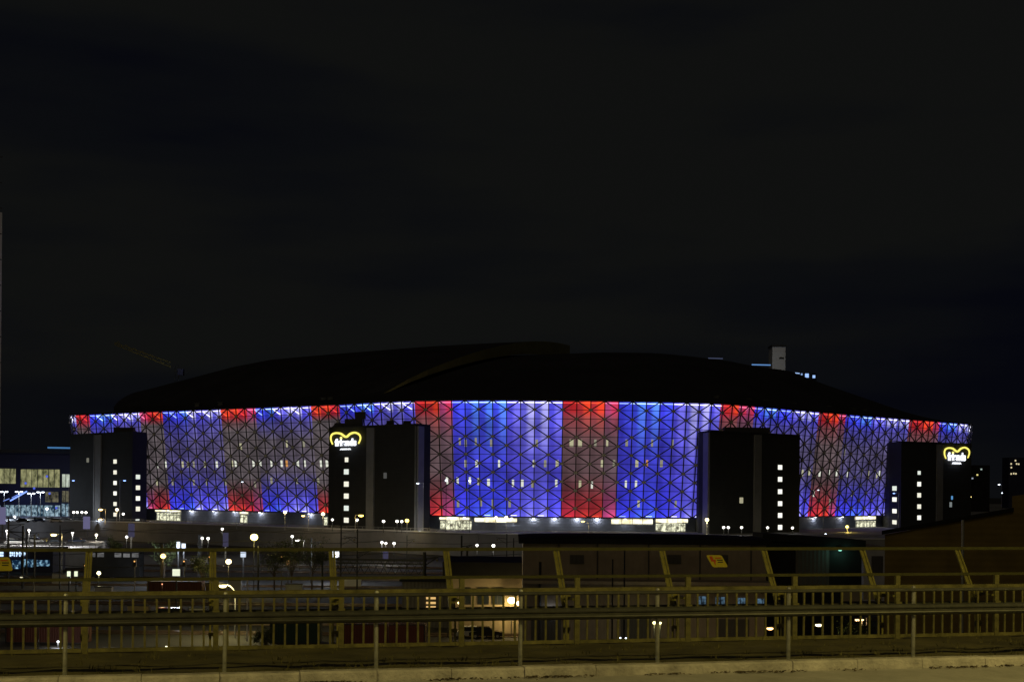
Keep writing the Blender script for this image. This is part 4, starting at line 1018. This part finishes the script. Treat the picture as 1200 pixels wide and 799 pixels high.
for x0_, x1_, y0_, y1_, m_ in ((-30, 19, 549, 566, rA), (24, 70.5, 550, 570.5, rA), (72.5, 82, 555.5, 570.5, rB), (53, 69, 576, 588, rD), (72.5, 81.5, 575, 588, rD), (72, 81.5, 590, 605, rC), (4, 71, 592, 604.5, rC), (-30, 1, 592, 604, rC)):
    p, q = P(x0_, y1_, YM - .1), P(x1_, y0_, YM - .1); b = MB(); b.hexa([(p.x, YM - .15, p.z), (q.x, YM - .15, p.z), (q.x, YM + .1, p.z), (p.x, YM + .1, p.z)], [(p.x, YM - .15, q.z), (q.x, YM - .15, q.z), (q.x, YM + .1, q.z), (p.x, YM + .1, q.z)])
    o = b.build('lit_window', m_, t); f = MB(); k = max(2, int((q.x - p.x) / 2.2))
    for i in range(k + 1): xx = p.x + (q.x - p.x) * i / k; f.box((xx, YM - .22, (p.z + q.z) / 2), (.22, .12, q.z - p.z))
    f.build('mullions', M['dark'], o)
for xA, yA, xB, yB in ((12, 586.5, 31.5, 575.5), (14, 583, 27, 576), (4, 586.8, 11, 584)):
    b = MB(); b.bar(P(xA, yA, YM - 4), P(xB, yB, YM - 4), .35 if xA == 12 else .2, 4); b.build('blue_escalator_light', emit((.22, .35, 1), 1.6 if xA == 12 else .9), t)
for px, py in ((55, 558), (58, 578), (66, 595), (40, 572), (30, 566)):
    b = MB(); b.ball(P(px, py, YM - 1), .5, 8, 5); b.build('blue_spot', emit((.12, .18, 1), .7), t)
light(P(30, 590, YM - 12), (.3, .45, 1), 700, None, 1, name='escalator_glow').parent = None
for px, py, pb, lb, l_ in ((22.2, 576, 593, 'bright white mast lamp before the lit hall, left of three', 0), (36.6, 578, 596, 'bright white mast lamp before the lit hall, middle of three', 1.5), (47.5, 576.5, 596, 'bright white mast lamp before the lit hall, right of three', -1.5), (5, 576, 592, 'white mast lamp before the lit hall at the far left', 0)):
    lamp(px, py, 500, lb, 'twin', COOL, .8, ZP, 350, 5, name='mast_lamp', cat='street lamp', group='white lamps before the lit hall')
# plaza lamps around the car park (pale light)
for px, py, Y, lb, wt in ((17, 605.5, 470, 'white lamp low over the parked cars, leftmost', 1500), (4, 610, 455, 'white lamp low over the parked cars at the frame edge', 1200), (55, 596, 480, 'white lamp behind the parked cars', 700)):
    lamp(px, py, Y, lb, 'post', COOL, .9, ZP, wt, 6, group=LG)

# cars
def make_car(paint, label):
    t = thing('parked_car', label, 'car', 'cars parked on the plaza and in the yard')
    L_, Wd = 4.4, 1.75
    prof_ = [(-2.2, .35), (-2.2, .75), (-1.9, .88), (-1.0, .95), (1.35, .92), (2.1, .8), (2.2, .6), (2.2, .35)]
    b = MB(); b.hexa([(x, -Wd / 2, z) for x, z in prof_], [(x, Wd / 2, z) for x, z in prof_]); b.build('body', paint, t)
    cab = [(-1.75, .93), (-1.2, 1.40), (.35, 1.45), (1.15, .93)]
    b = MB(); b.hexa([(x, -Wd / 2 + .1, z) for x, z in cab], [(x, Wd / 2 - .1, z) for x, z in cab]); b.build('cabin_glass', M['glass'], t)
    b = MB(); b.box((-.4, 0, 1.45), (1.6, Wd - .35, .05)); b.build('car_roof', paint, t)
    for x in (-1.4, 1.4):
        for y in (-.82, .82):
            b = MB(); b.bar((x, y - .1, .32), (x, y + .1, .32), .32, 12); w_ = b.build('wheel', M['tyre'], t)
            b = MB(); b.bar((x, y - .115, .32), (x, y + .115, .32), .18, 8); b.build('rim', M['galv'], w_)
    for y in (-.6, .6):
        b = MB(); b.box((2.19, y, .66), (.06, .3, .14)); b.build('headlight', M['white'], t)
        b = MB(); b.box((-2.19, y, .7), (.06, .3, .14)); b.build('taillight', M['redp'], t)
    return t
protos = {}
carspec = [(14, 611, 0, 'silver', 'silver car parked at the far left of the plaza'), (27, 612, .1, 'blackp', 'black car parked under the diagonal blue light'), (36, 610.5, 3.1, 'white', 'white car parked below the middle mast lamp'), (46, 611.5, 0, 'navy', 'dark blue car parked below the right mast lamp'),
           (56, 610.5, 3.2, 'silver', 'silver car parked before the cyan shopfront'), (66, 612, 0, 'white', 'white car parked at the right end of the plaza row'), (77, 611, .2, 'blackp', 'black car parked nearest the left tower')]
for px, py, rz, mt, lb in carspec:
    q = G(px, py, ZP)
    if mt not in protos: c = make_car(M[mt], lb); protos[mt] = c; c.location = q; c.rotation_euler = (0, 0, rz)
    else: dup(protos[mt], q, rz, lb)
yardcars = [(555, 711, 'silver', 'silver car before the warm lit wall, left one'), (570, 712, 'blackp', 'black car before the warm lit wall'), (640, 712, 'navy', 'dark blue car right of the floodlight'), (208, 708, 'blackp', 'black car in the yard left of the curved lamp'), (196, 706, 'redp', 'red car in the yard left of the curved lamp'), (475, 712, 'silver', 'silver car behind the railing before the cabin')]
for px, py, mt, lb in yardcars:
    q = P(px, py, 168 if px > 460 else 190); q.z = ZY
    # stand on the yard, a little closer or farther as needed
    if mt not in protos: c = make_car(M[mt], lb); protos[mt] = c; c.location = q
    else: dup(protos[mt], q, .05, lb)
# raised car park deck at the left with bright concrete
b = MB(); q0, q1 = G(-40, 645, 7.2), G(112, 643, 7.2)
b.hexa([(q0.x, q0.y, ZY), (q1.x, q1.y, ZY), (q1.x - 18, q1.y + 70, ZY), (q0.x - 20, q0.y + 70, ZY)], [(q0.x, q0.y, 7.2), (q1.x, q1.y, 7.2), (q1.x - 18, q1.y + 70, 7.2), (q0.x - 20, q0.y + 70, 7.2)])
tag(b.build('car_park', M['grey']), kind='structure')
t = thing('car_park_railing', 'dark bar railing along the bright car park at left', 'railing'); b = MB(); b2 = MB()
for k in range(4): b.bar((q0.x, q0.y + k * 16 + .2, 8.2), (q1.x - 4 * k, q1.y + k * 16 + .2, 8.2), .06)
for k in range(20): b2 = MB(); b2.bar((q0.x + (q1.x - q0.x) * k / 19, q0.y + .2 + (q1.y - q0.y) * k / 19, 7.2), (q0.x + (q1.x - q0.x) * k / 19, q0.y + .2 + (q1.y - q0.y) * k / 19, 8.2), .05); b2.build('post', M['dark'], t)
b.build('rail', M['dark'], t)
for k, (px, py, mt, lb) in enumerate([(17, 638, 'white', 'white car on the bright car park, left one'), (42, 636, 'silver', 'silver car on the bright car park, second'), (66, 639, 'blackp', 'black car on the bright car park under the yellow lamp'), (90, 636, 'navy', 'dark blue car on the bright car park, right one')]):
    q = G(px, py, 7.2); dup(protos[mt], q, .1 * k, lb)
for px, py, lb, wt in ((8, 622, 'white lamp over the bright car park, left edge', 2600), (34, 621, 'white lamp over the bright car park, second from left', 2600), (85, 624, 'white lamp over the bright car park, right one', 1500)):
    lamp(px, py, 315, lb, 'post', (1, .97, .9), .5, 7.2, wt, 5, group='lit lamps in the rail yard')

# banner pillars
for px, y0_, y1_, wd, Y, lb in ((101.5, 605, 619.5, 7.5, 395, 'pale lilac pillar left of the amber lamps'), (154, 613, 629, 7, 360, 'dim lilac pillar below the left tower windows'), (264.5, 624, 640, 6, 345, 'dim lilac pillar below the single white lamp'), (3, 594, 614, 7, 440, 'pale pillar at the left frame edge'), (452, 646, 655, 6, 300, 'small lilac pillar in the yard below three lamps')):
    p, q = P(px - wd / 2, y1_, Y), P(px + wd / 2, y0_, Y); t = thing('advert_pillar', lb, 'pillar', 'pale pillars by the plaza', loc=((p.x + q.x) / 2, Y, ZY)); b = MB()
    b.box((0, 0, (p.z + q.z) / 2 - ZY), (q.x - p.x, .6, q.z - p.z)); b.build('panel', emit((.15, .14, .26), .8 if px in (101.5, 3) else .28), t)
    b = MB(); b.box((0, 0, (p.z - ZY) / 2), (.4, .4, p.z - ZY)); b.build('stem', M['galv'], t)
# glowing billboards and displays
def display(px, py, w_, h_, Y, col, e_, lb, watts=0):
    p = P(px, py, Y); mw, mh = w_ * Y / F, h_ * Y / F; t = thing('light_board', lb, 'light board', None, loc=(p.x, p.y, ZY)); h = p.z - ZY
    b = MB(); b.box((0, 0, h), (mw, .2, mh)); b.build('lit_panel', emit(col, e_), t); b = MB(); b.box((0, .16, h), (mw + .15, .12, mh + .15)); b.box((0, .2, (h - mh / 2) / 2), (.2, .2, h - mh / 2)); b.build('frame', M['dark'], t)
    if watts: light((0, -1.0, h), col, watts, t, .5)
display(393.2, 648.5, 8, 8, 260, (.9, .95, 1), 2.5, 'brilliant white square light board left of the gantry', 2200)
display(208.8, 638.5, 3.2, 7.5, 255, COOL, 2.2, 'narrow cool white board, left of a glowing pair', 2500)
display(215.2, 639.5, 4, 5, 255, COOL, 1.8, 'narrow cool white board, right of a glowing pair', 1500)
display(206.5, 670.5, 8.5, 8, 200, (.95, 1, .75), .9, 'pale greenish lit board behind the top rails')
display(80.6, 672, 3.6, 6, 215, (.9, 1, .7), 1.1, 'small lit board, left of two by a white lamp')
display(89, 672, 3.6, 6, 215, (.9, 1, .7), 1.0, 'small lit board, right of two by a white lamp')
display(285, 649.5, 6, 6, 260, COOL, .9, 'cool lit board left of the big yellow lamp pole', 600)
display(337.5, 658.5, 4, 6, 260, (1, .5, .2), .35, 'dim orange board behind the bare trees')

# station kiosk at the left with blue-white lit band
t = building('station_kiosk', 'low blue-lit kiosk with a glowing sign band at the left')
YK = 285; p, q = P(-30, 668, YK), P(62, 644, YK); b = MB(); b.prism([(p.x, YK), (q.x, YK), (q.x, YK + 8), (p.x, YK + 8)], ZY, q.z); b.build('wall', M['mall'], t)
b = MB(); b.prism([(p.x - .5, YK - .8), (q.x + .5, YK - .8), (q.x + .5, YK + 8.5), (p.x - .5, YK + 8.5)], q.z, q.z + .35); b.build('roof', M['black'], t)
b = MB()
for x_, a_, c_ in ((0, 4.2, 0), (1.3, 1.2, 1), (3.2, 1.4, 0), (12.3, 1.7, 0), (14.6, 1.9, 1), (16.8, 1, 0), (19.4, 1.2, 0), (20.8, 1.5, 2), (23.3, 1.5, 0), (25.4, .9, 2), (27.4, 2, 1), (29.2, 1, 2)):
    b.box(P(x_, 649 - (.3 if c_ else 0), YK - .2), (a_ * YK / F, .1, (5.5, 4.2, 3.2)[c_] * YK / F))
b.build('glowing_sign_shapes', emit((.55, .75, 1), 1.5), t)
rK = room('kiosk_interior', (.005, .02, .05), (.4, .75, 1), .9, (1.2, 1, .9), .5, .7)
for x0_, x1_, y0_, y1_ in ((14, 24, 656, 666), (26, 40, 655, 664), (43, 58, 656, 663)):
    p, q = P(x0_, y1_, YK - .1), P(x1_, y0_, YK - .1); b = MB(); b.hexa([(p.x, YK - .12, p.z), (q.x, YK - .12, p.z), (q.x, YK + .1, p.z), (p.x, YK + .1, p.z)], [(p.x, YK - .12, q.z), (q.x, YK - .12, q.z), (q.x, YK + .1, q.z), (p.x, YK + .1, q.z)]); b.build('window', rK, t)

# commuter train with dim lit windows
def train(px0, px1, pyw, Y, label, m_win):
    a, c = P(px0, pyw, Y), P(px1, pyw, Y); zt = a.z + 1.2; t = thing('train', label, 'train', loc=((a.x + c.x) / 2, Y, ZY)); Ln = c.x - a.x
    h = zt - ZY; b = MB(); n = max(1, round(Ln / 24))
    pr_ = [(-1.45, .9), (1.45, .9), (1.5, h - .7), (1.1, h - .1), (0, h + .05), (-1.1, h - .1), (-1.5, h - .7)]
    for k in range(n):
        x0_, x1_ = -Ln / 2 + Ln * k / n + .3, -Ln / 2 + Ln * (k + 1) / n - .3
        b = MB(); b.hexa([(x0_, y, z) for y, z in pr_], [(x1_, y, z) for y, z in pr_]); cr2 = b.build('carriage', M['black'], t)
        f = MB(); wz = a.z - ZY; kk = int((x1_ - x0_) / 1.7)
        for i in range(kk):
            if i % 5 == 2: continue
            f.box((x0_ + 1 + i * 1.7, -1.5, wz), (1.3, .06, .85))
        f.build('window_band', m_win, cr2)
        f = MB()
        for x in (x0_ + 3, x1_ - 3): f.box((x, 0, .5), (3, 2.2, .9))
        f.build('bogie', M['dark'], cr2)
    return t
rT = room('carriage_interior', (.04, .04, .04), (.4, .4, .4), .4, (.4, 1, 1), .35, .6)
train(103, 168, 649.2, 262, 'dark train with pale windows behind the left frame post', rT)

# freight containers and wagons below the railing
def container(px, py, Y, w_, m_, label):
    p = P(px, py, Y); t = thing('freight_container', label, 'container', 'containers standing in the yard', loc=(p.x, Y, ZY))
    b = MB(); b.box((0, 1.2, 1.35), (w_, 2.4, 2.6)); b.build('body', m_, t)
    b = MB()
    for x in (-w_ / 2 + .06, w_ / 2 - .06): b.box((x, -.04, 1.35), (.14, .1, 2.64))
    for z in (.1, 2.62): b.box((0, -.04, z), (w_, .1, .12))
    b.build('corner_frame', M['dark'], t)
    b = MB(); b.box((w_ / 2 + .03, 1.2, 1.35), (.06, 2.2, 2.4)); dd = b.build('door', m_, t); b = MB()
    for y in (.9, 1.5): b.bar((w_ / 2 + .1, y, .2), (w_ / 2 + .1, y, 2.5), .03)
    b.build('lock_rod', M['galv'], dd)
container(32, 748, 158, 5.2, M['red'], 'rusty red container low behind the railing at far left')
container(78, 747, 158, 4.4, M['red'], 'rusty red container right of a bigger one at far left')
container(450, 746, 158, 9.8, M['red'], 'long red-brown container behind the railing left of centre')
container(345, 748, 160, 6, M['green'], 'dark green container behind the railing below the trees')
container(700, 735, 140, 5, M['shedg'], 'grey-brown container against the warehouse doors')
container(205, 690, 225, 9, M['red'], 'red container seen just above the left railing')
lamp(68, 751.5, 154, 'small white lamp on the second red container', 'post', (.9, .95, 1), .25, ZY, 120, 4, name='yard_lamp', cat='lamp')
lamp(128, 757, 156, 'row lamp at the railing foot, left', 'post', (1, .95, .7), .2, ZY, 60, 4, name='yard_lamp', cat='lamp')
lamp(195, 757.5, 156, 'row lamp at the railing foot, right', 'post', (1, .95, .6), .22, ZY, 60, 4, name='yard_lamp', cat='lamp')
for px, py, Y, lb, c_, wt in ((45, 722, 150, 'warm yard lamp hidden behind the mid rail at far left', (1, .6, .3), 150), (455, 722, 150, 'warm yard lamp behind the mid rail left of centre', (1, .55, .3), 150), (190, 684, 214, 'red-orange lamp over the red container', (1, .4, .2), 50)):
    lamp(px, py, Y, lb, 'post', c_, .18, ZY, wt, 2, name='yard_lamp', cat='lamp')

# line-side cabinets, pallets, heaps and small masts between the tracks
def cabinet(px, py, Y, w_, h_, m_, label):
    p = P(px, py, Y); t = thing('equipment_cabinet', label, 'cabinet', 'line-side cabinets in the yard', loc=(p.x, Y, ZY))
    b = MB(); b.box((0, 0, h_ / 2 + .1), (w_, 1.0, h_)); b.build('body', m_, t)
    b = MB(); b.box((0, 0, h_ + .16), (w_ + .2, 1.2, .12)); b.build('lid', M['dark'], t)
    b = MB(); b.box((0, -.52, h_ * .5 + .1), (w_ * .45, .06, h_ * .85)); b.build('door', m_, t); return t
for px, py, Y, w_, h_, mt, lb in ((184, 662, 232, 3.2, 2.2, 'tan', 'tan cabinet under the round amber work lamp'), (203, 668, 228, 2.2, 1.7, 'grey', 'grey cabinet just left of the greenish lit board'), (254, 668, 229, 3.6, 2.0, 'tan', 'tan cabinet left of the bright warm work lamp'), (276, 670, 228, 2.0, 2.6, 'galv', 'tall metal cabinet right of the bright warm work lamp'),
        (122, 680, 224, 2.8, 1.6, 'grey', 'grey cabinet beside the pale yellow work lamp'), (72, 668, 250, 3.2, 2.0, 'grey', 'grey cabinet right of the blue-lit kiosk'), (345, 672, 232, 3.0, 1.8, 'galv', 'metal cabinet at the foot of the bare trees'), (411, 672, 250, 4.0, 1.6, 'white', 'white cabinet below the brilliant light board'), (232, 700, 186, 2.2, 1.7, 'galv', 'metal cabinet left of the curved-arm lamp'), (163, 700, 190, 3.0, 1.6, 'tan', 'tan cabinet behind the first balusters left')):
    cabinet(px, py, Y, w_, h_, M[mt], lb)
for px, py, Y, lb in ((216, 655, 230, 'thin signal mast beside the greenish board'), (246, 650, 235, 'thin signal mast left of the warm work lamp'), (330, 650, 225, 'thin signal mast before the trees'), (158, 655, 230, 'thin signal mast left of the amber work lamp'), (100, 660, 240, 'thin signal mast right of the two lit boards')):
    p = P(px, py, Y); t = thing('signal_mast', lb, 'signal', 'railway signals in the yard', loc=(p.x, Y, ZY)); h = p.z - ZY; b = MB(); b.bar((0, 0, 0), (0, 0, h), .08, 6); b.build('pole', M['galv'], t)
    b = MB(); b.box((0, -.1, h - .6), (.6, .2, 1.2)); hd = b.build('signal_head', M['dark'], t)
    b = MB(); b.ball((0, -.22, h - .35), .13, 6, 4); b.build('lens', emit((1, .5, .15), 1.5), hd)
# trees
def tree(px, pyt, Y, h, r, n, label, seed, leafy=1.0, zb=ZY):
    rnd = random.Random(seed); p = P(px, pyt, Y); zb_ = p.z - h if zb is None else zb; h = p.z - zb_
    t = thing('tree', label, 'tree', 'small trees in the yard', loc=(p.x, Y, zb_)); b = MB(); lf = MB()
    b.bar((0, 0, 0), (0, 0, h * .45), .16, 6, .10); tips = []
    for k in range(n):
        a = rnd.uniform(0, 6.28); z0 = h * rnd.uniform(.25, .5); q = Vector((math.cos(a) * r * rnd.uniform(.3, 1), math.sin(a) * r * rnd.uniform(.3, 1), h * rnd.uniform(.55, 1)))
        b.bar((0, 0, z0), q, .06, 4, .015); tips.append(q)
        for j in range(3):
            s_ = Vector((0, 0, z0)).lerp(q, rnd.uniform(.4, .9)); e_ = s_ + Vector((rnd.uniform(-1, 1), rnd.uniform(-1, 1), rnd.uniform(0, 1))) * r * .35
            b.bar(s_, e_, .025, 3, .01); tips.append(e_)
    b.build('trunk', M['bark'], t)
    for q in tips:
        for k in range(int(22 * leafy)):
            c = q + Vector((rnd.gauss(0, 1), rnd.gauss(0, 1), rnd.gauss(0, .8))) * r * .16; u = Vector((rnd.gauss(0, 1), rnd.gauss(0, 1), rnd.gauss(0, 1))).normalized() * .13; v = u.orthogonal().normalized() * .08
            lf.face([c - u, c + v, c + u, c - v])
    lf.build('crown', M['leaf'], t); return t
tree(322, 626, 225, 8, 3.2, 16, 'leafy tree right beside the big yellow lamp', 1, 1.2)
tree(342, 629, 235, 8, 3.0, 16, 'tree in the middle of the yard clump with lamps behind', 2, .9)
tree(366, 627, 228, 8, 2.8, 16, 'tree at the right of the yard clump', 3, .8)
tree(193, 634, 260, 6, 2.5, 14, 'dark bushy tree above the left rails', 4, 1.3)
tree(237, 652, 235, 5, 2.0, 12, 'low dark tree under the paired lamps', 5, 1.3)
tree(312, 738, 150, 3, 1.4, 10, 'small yellow-lit shrub behind the lower balusters left of centre', 6, .8)
tree(1002, 722, 140, 4, 2.6, 14, 'lit shrub behind the railing at the right', 7, 1.0)
tree(135, 628, 330, 5, 2.2, 12, 'dark tree below the left tower', 8, 1.2)

# ================================================================== far things
t = building('apartment_block', 'distant dark apartment block with a few lit windows at the right edge')
YA = 1100; p, q = P(1182, 585, YA), P(1206, 536, YA); b = MB(); b.prism([(p.x, YA), (q.x, YA), (q.x, YA + 15), (p.x, YA + 15)], ZP, q.z); b.build('wall', M['mall'], t)
for px, py in ((1185, 543.3), (1190, 539.5), (1191.4, 543.3), (1193.8, 543.6), (1185.2, 547.6), (1185, 555), (1188, 554.6), (1190.5, 554.8)):
    b = MB(); b.box(P(px, py, YA - .2), (1.1, .2, 1.2)); b.build('window', emit((1, .85, .5), .8), t)
t = building('apartment_block', 'distant dark building just right of the arena with three faint windows')
YA = 900; p, q = P(1136, 600, YA), P(1160, 545, YA); b = MB(); b.prism([(p.x, YA), (q.x, YA), (q.x, YA + 15), (p.x, YA + 15)], ZP, q.z); b.build('wall', M['black'], t)
for px, py, c_ in ((1150, 549.7, (.4, .5, .45)), (1145.3, 556.2, (1, .85, .3)), (1139.6, 560.3, (.35, .4, .5))):
    b = MB(); b.box(P(px, py, YA - .2), (1.1, .2, 1.0)); b.build('window', emit(c_, .9), t)
# white tower behind the roof
t = building('office_tower', 'pale box tower rising behind the arena roof at right')
YO = 700; p, q = P(905, 440, YO), P(920.5, 406.5, YO); b = MB(); b.prism([(p.x, YO), (q.x, YO), (q.x, YO + 10), (p.x, YO + 10)], ZP, q.z); b.build('wall', M['white'], t)
b = MB(); b.prism([(p.x - .5, YO - .5), (q.x + .3, YO - .5), (q.x + .3, YO + 10), (p.x - .5, YO + 10)], q.z, q.z + 1); b.build('roof', M['dark'], t)
b = MB(); b.box(P(916, 419.6, YO - .2), (2.4, .2, .9)); b.build('dark_sign', M['dark'], t)
light(P(912, 422, YO - 25), (.9, .95, 1), 1300, t, 1)
t = building('rooftop_bar', 'low dark building with blue and white lights peeping over the roof')
b = MB(); p, q = P(828, 440, 690), P(957, 431, 690); b.prism([(p.x, 690), (q.x, 690), (q.x, 712), (p.x, 712)], ZP, Zat(940, 437, 690)); b.build('wall', M['black'], t)
for xA, xB, py, th, c_ in ((830, 847, 419.6, 1.4, (.05, .06, .11)), (881, 903, 427.2, 1.6, (.12, .28, .6)), (932, 937, 437, 1.4, (.4, .6, 1))):
    b = MB(); p, q = P(xA, py, 688), P(xB, py + .5, 688); b.bar(p, q, th * 688 / F / 2, 4); b.build('light_strip', emit(c_, 1), t)
for px, py, s_ in ((939.5, 438.5, 1.8), (945.6, 440, 4.2), (953.8, 441.2, 3)):
    b = MB(); b.box(P(px, py, 688), (s_ * 688 / F, .3, s_ * 1.1 * 688 / F)); b.build('window', emit((.35, .55, 1), 1.1 if s_ > 2 else .7), t)
# tall slab at the left frame edge
t = building('tall_tower', 'faint bluish high-rise edge touching the left border')
p, q = P(-40, 600, 620), P(2.6, 249, 620); b = MB(); b.prism([(p.x, 620), (q.x, 620), (q.x * 1.05, 650), (p.x * 1.05, 650)], ZP, q.z); b.build('wall', M['white'], t)
b = MB()
for k in range(14): z = ZP + 10 + k * 12; b.box(((p.x + q.x) / 2, 619.9, z), (q.x - p.x - .4, .3, .4))
b.build('floor_bands', M['dark'], t)
light(P(-4, 330, 590), (.45, .5, 1), 900, t, 1)
# tower crane
t = thing('tower_crane', 'faint tower crane with sloping jib behind the arena at left', 'crane', loc=tuple(P(208, 600, 760)))
o0 = Vector(t.location); c0 = P(207, 436, 760); b = MB()
for dx in (-1, 1): b.bar((o0.x + dx, 760, ZP), (c0.x + dx, 760, c0.z + 4), .18)
for k in range(20):
    z = ZP + k * 5.2
    if z + 5 < c0.z + 4: b.bar((o0.x - 1, 760, z), (o0.x + 1, 760, z + 5.2), .12)
b.build('mast', M['dark'], t).location = -o0
b = MB(); j0, j1 = P(200, 430, 758), P(134, 403.5, 752); up = Vector((0, 0, 2.6)); k = 14
b.bar(j0, j1, .3); b.bar(j0 + up, j1 + up * .4, .3)
for i in range(k): b.bar(j0.lerp(j1, i / k) + (up if i % 2 else up * 0), j0.lerp(j1, (i + 1) / k) + (up * 0 if i % 2 else up), .18)
b.build('jib', M['olive'], t).location = -o0
b = MB(); b.box(P(212, 436, 758), (3.2, 3, 3.6)); b.build('cab', M['mall'], t).location = -o0
light(P(168, 424, 735) - o0, (1, .85, .4), 500, t, 1)
light(P(207, 430, 745) - o0, (.5, .6, 1), 500, t, 1)
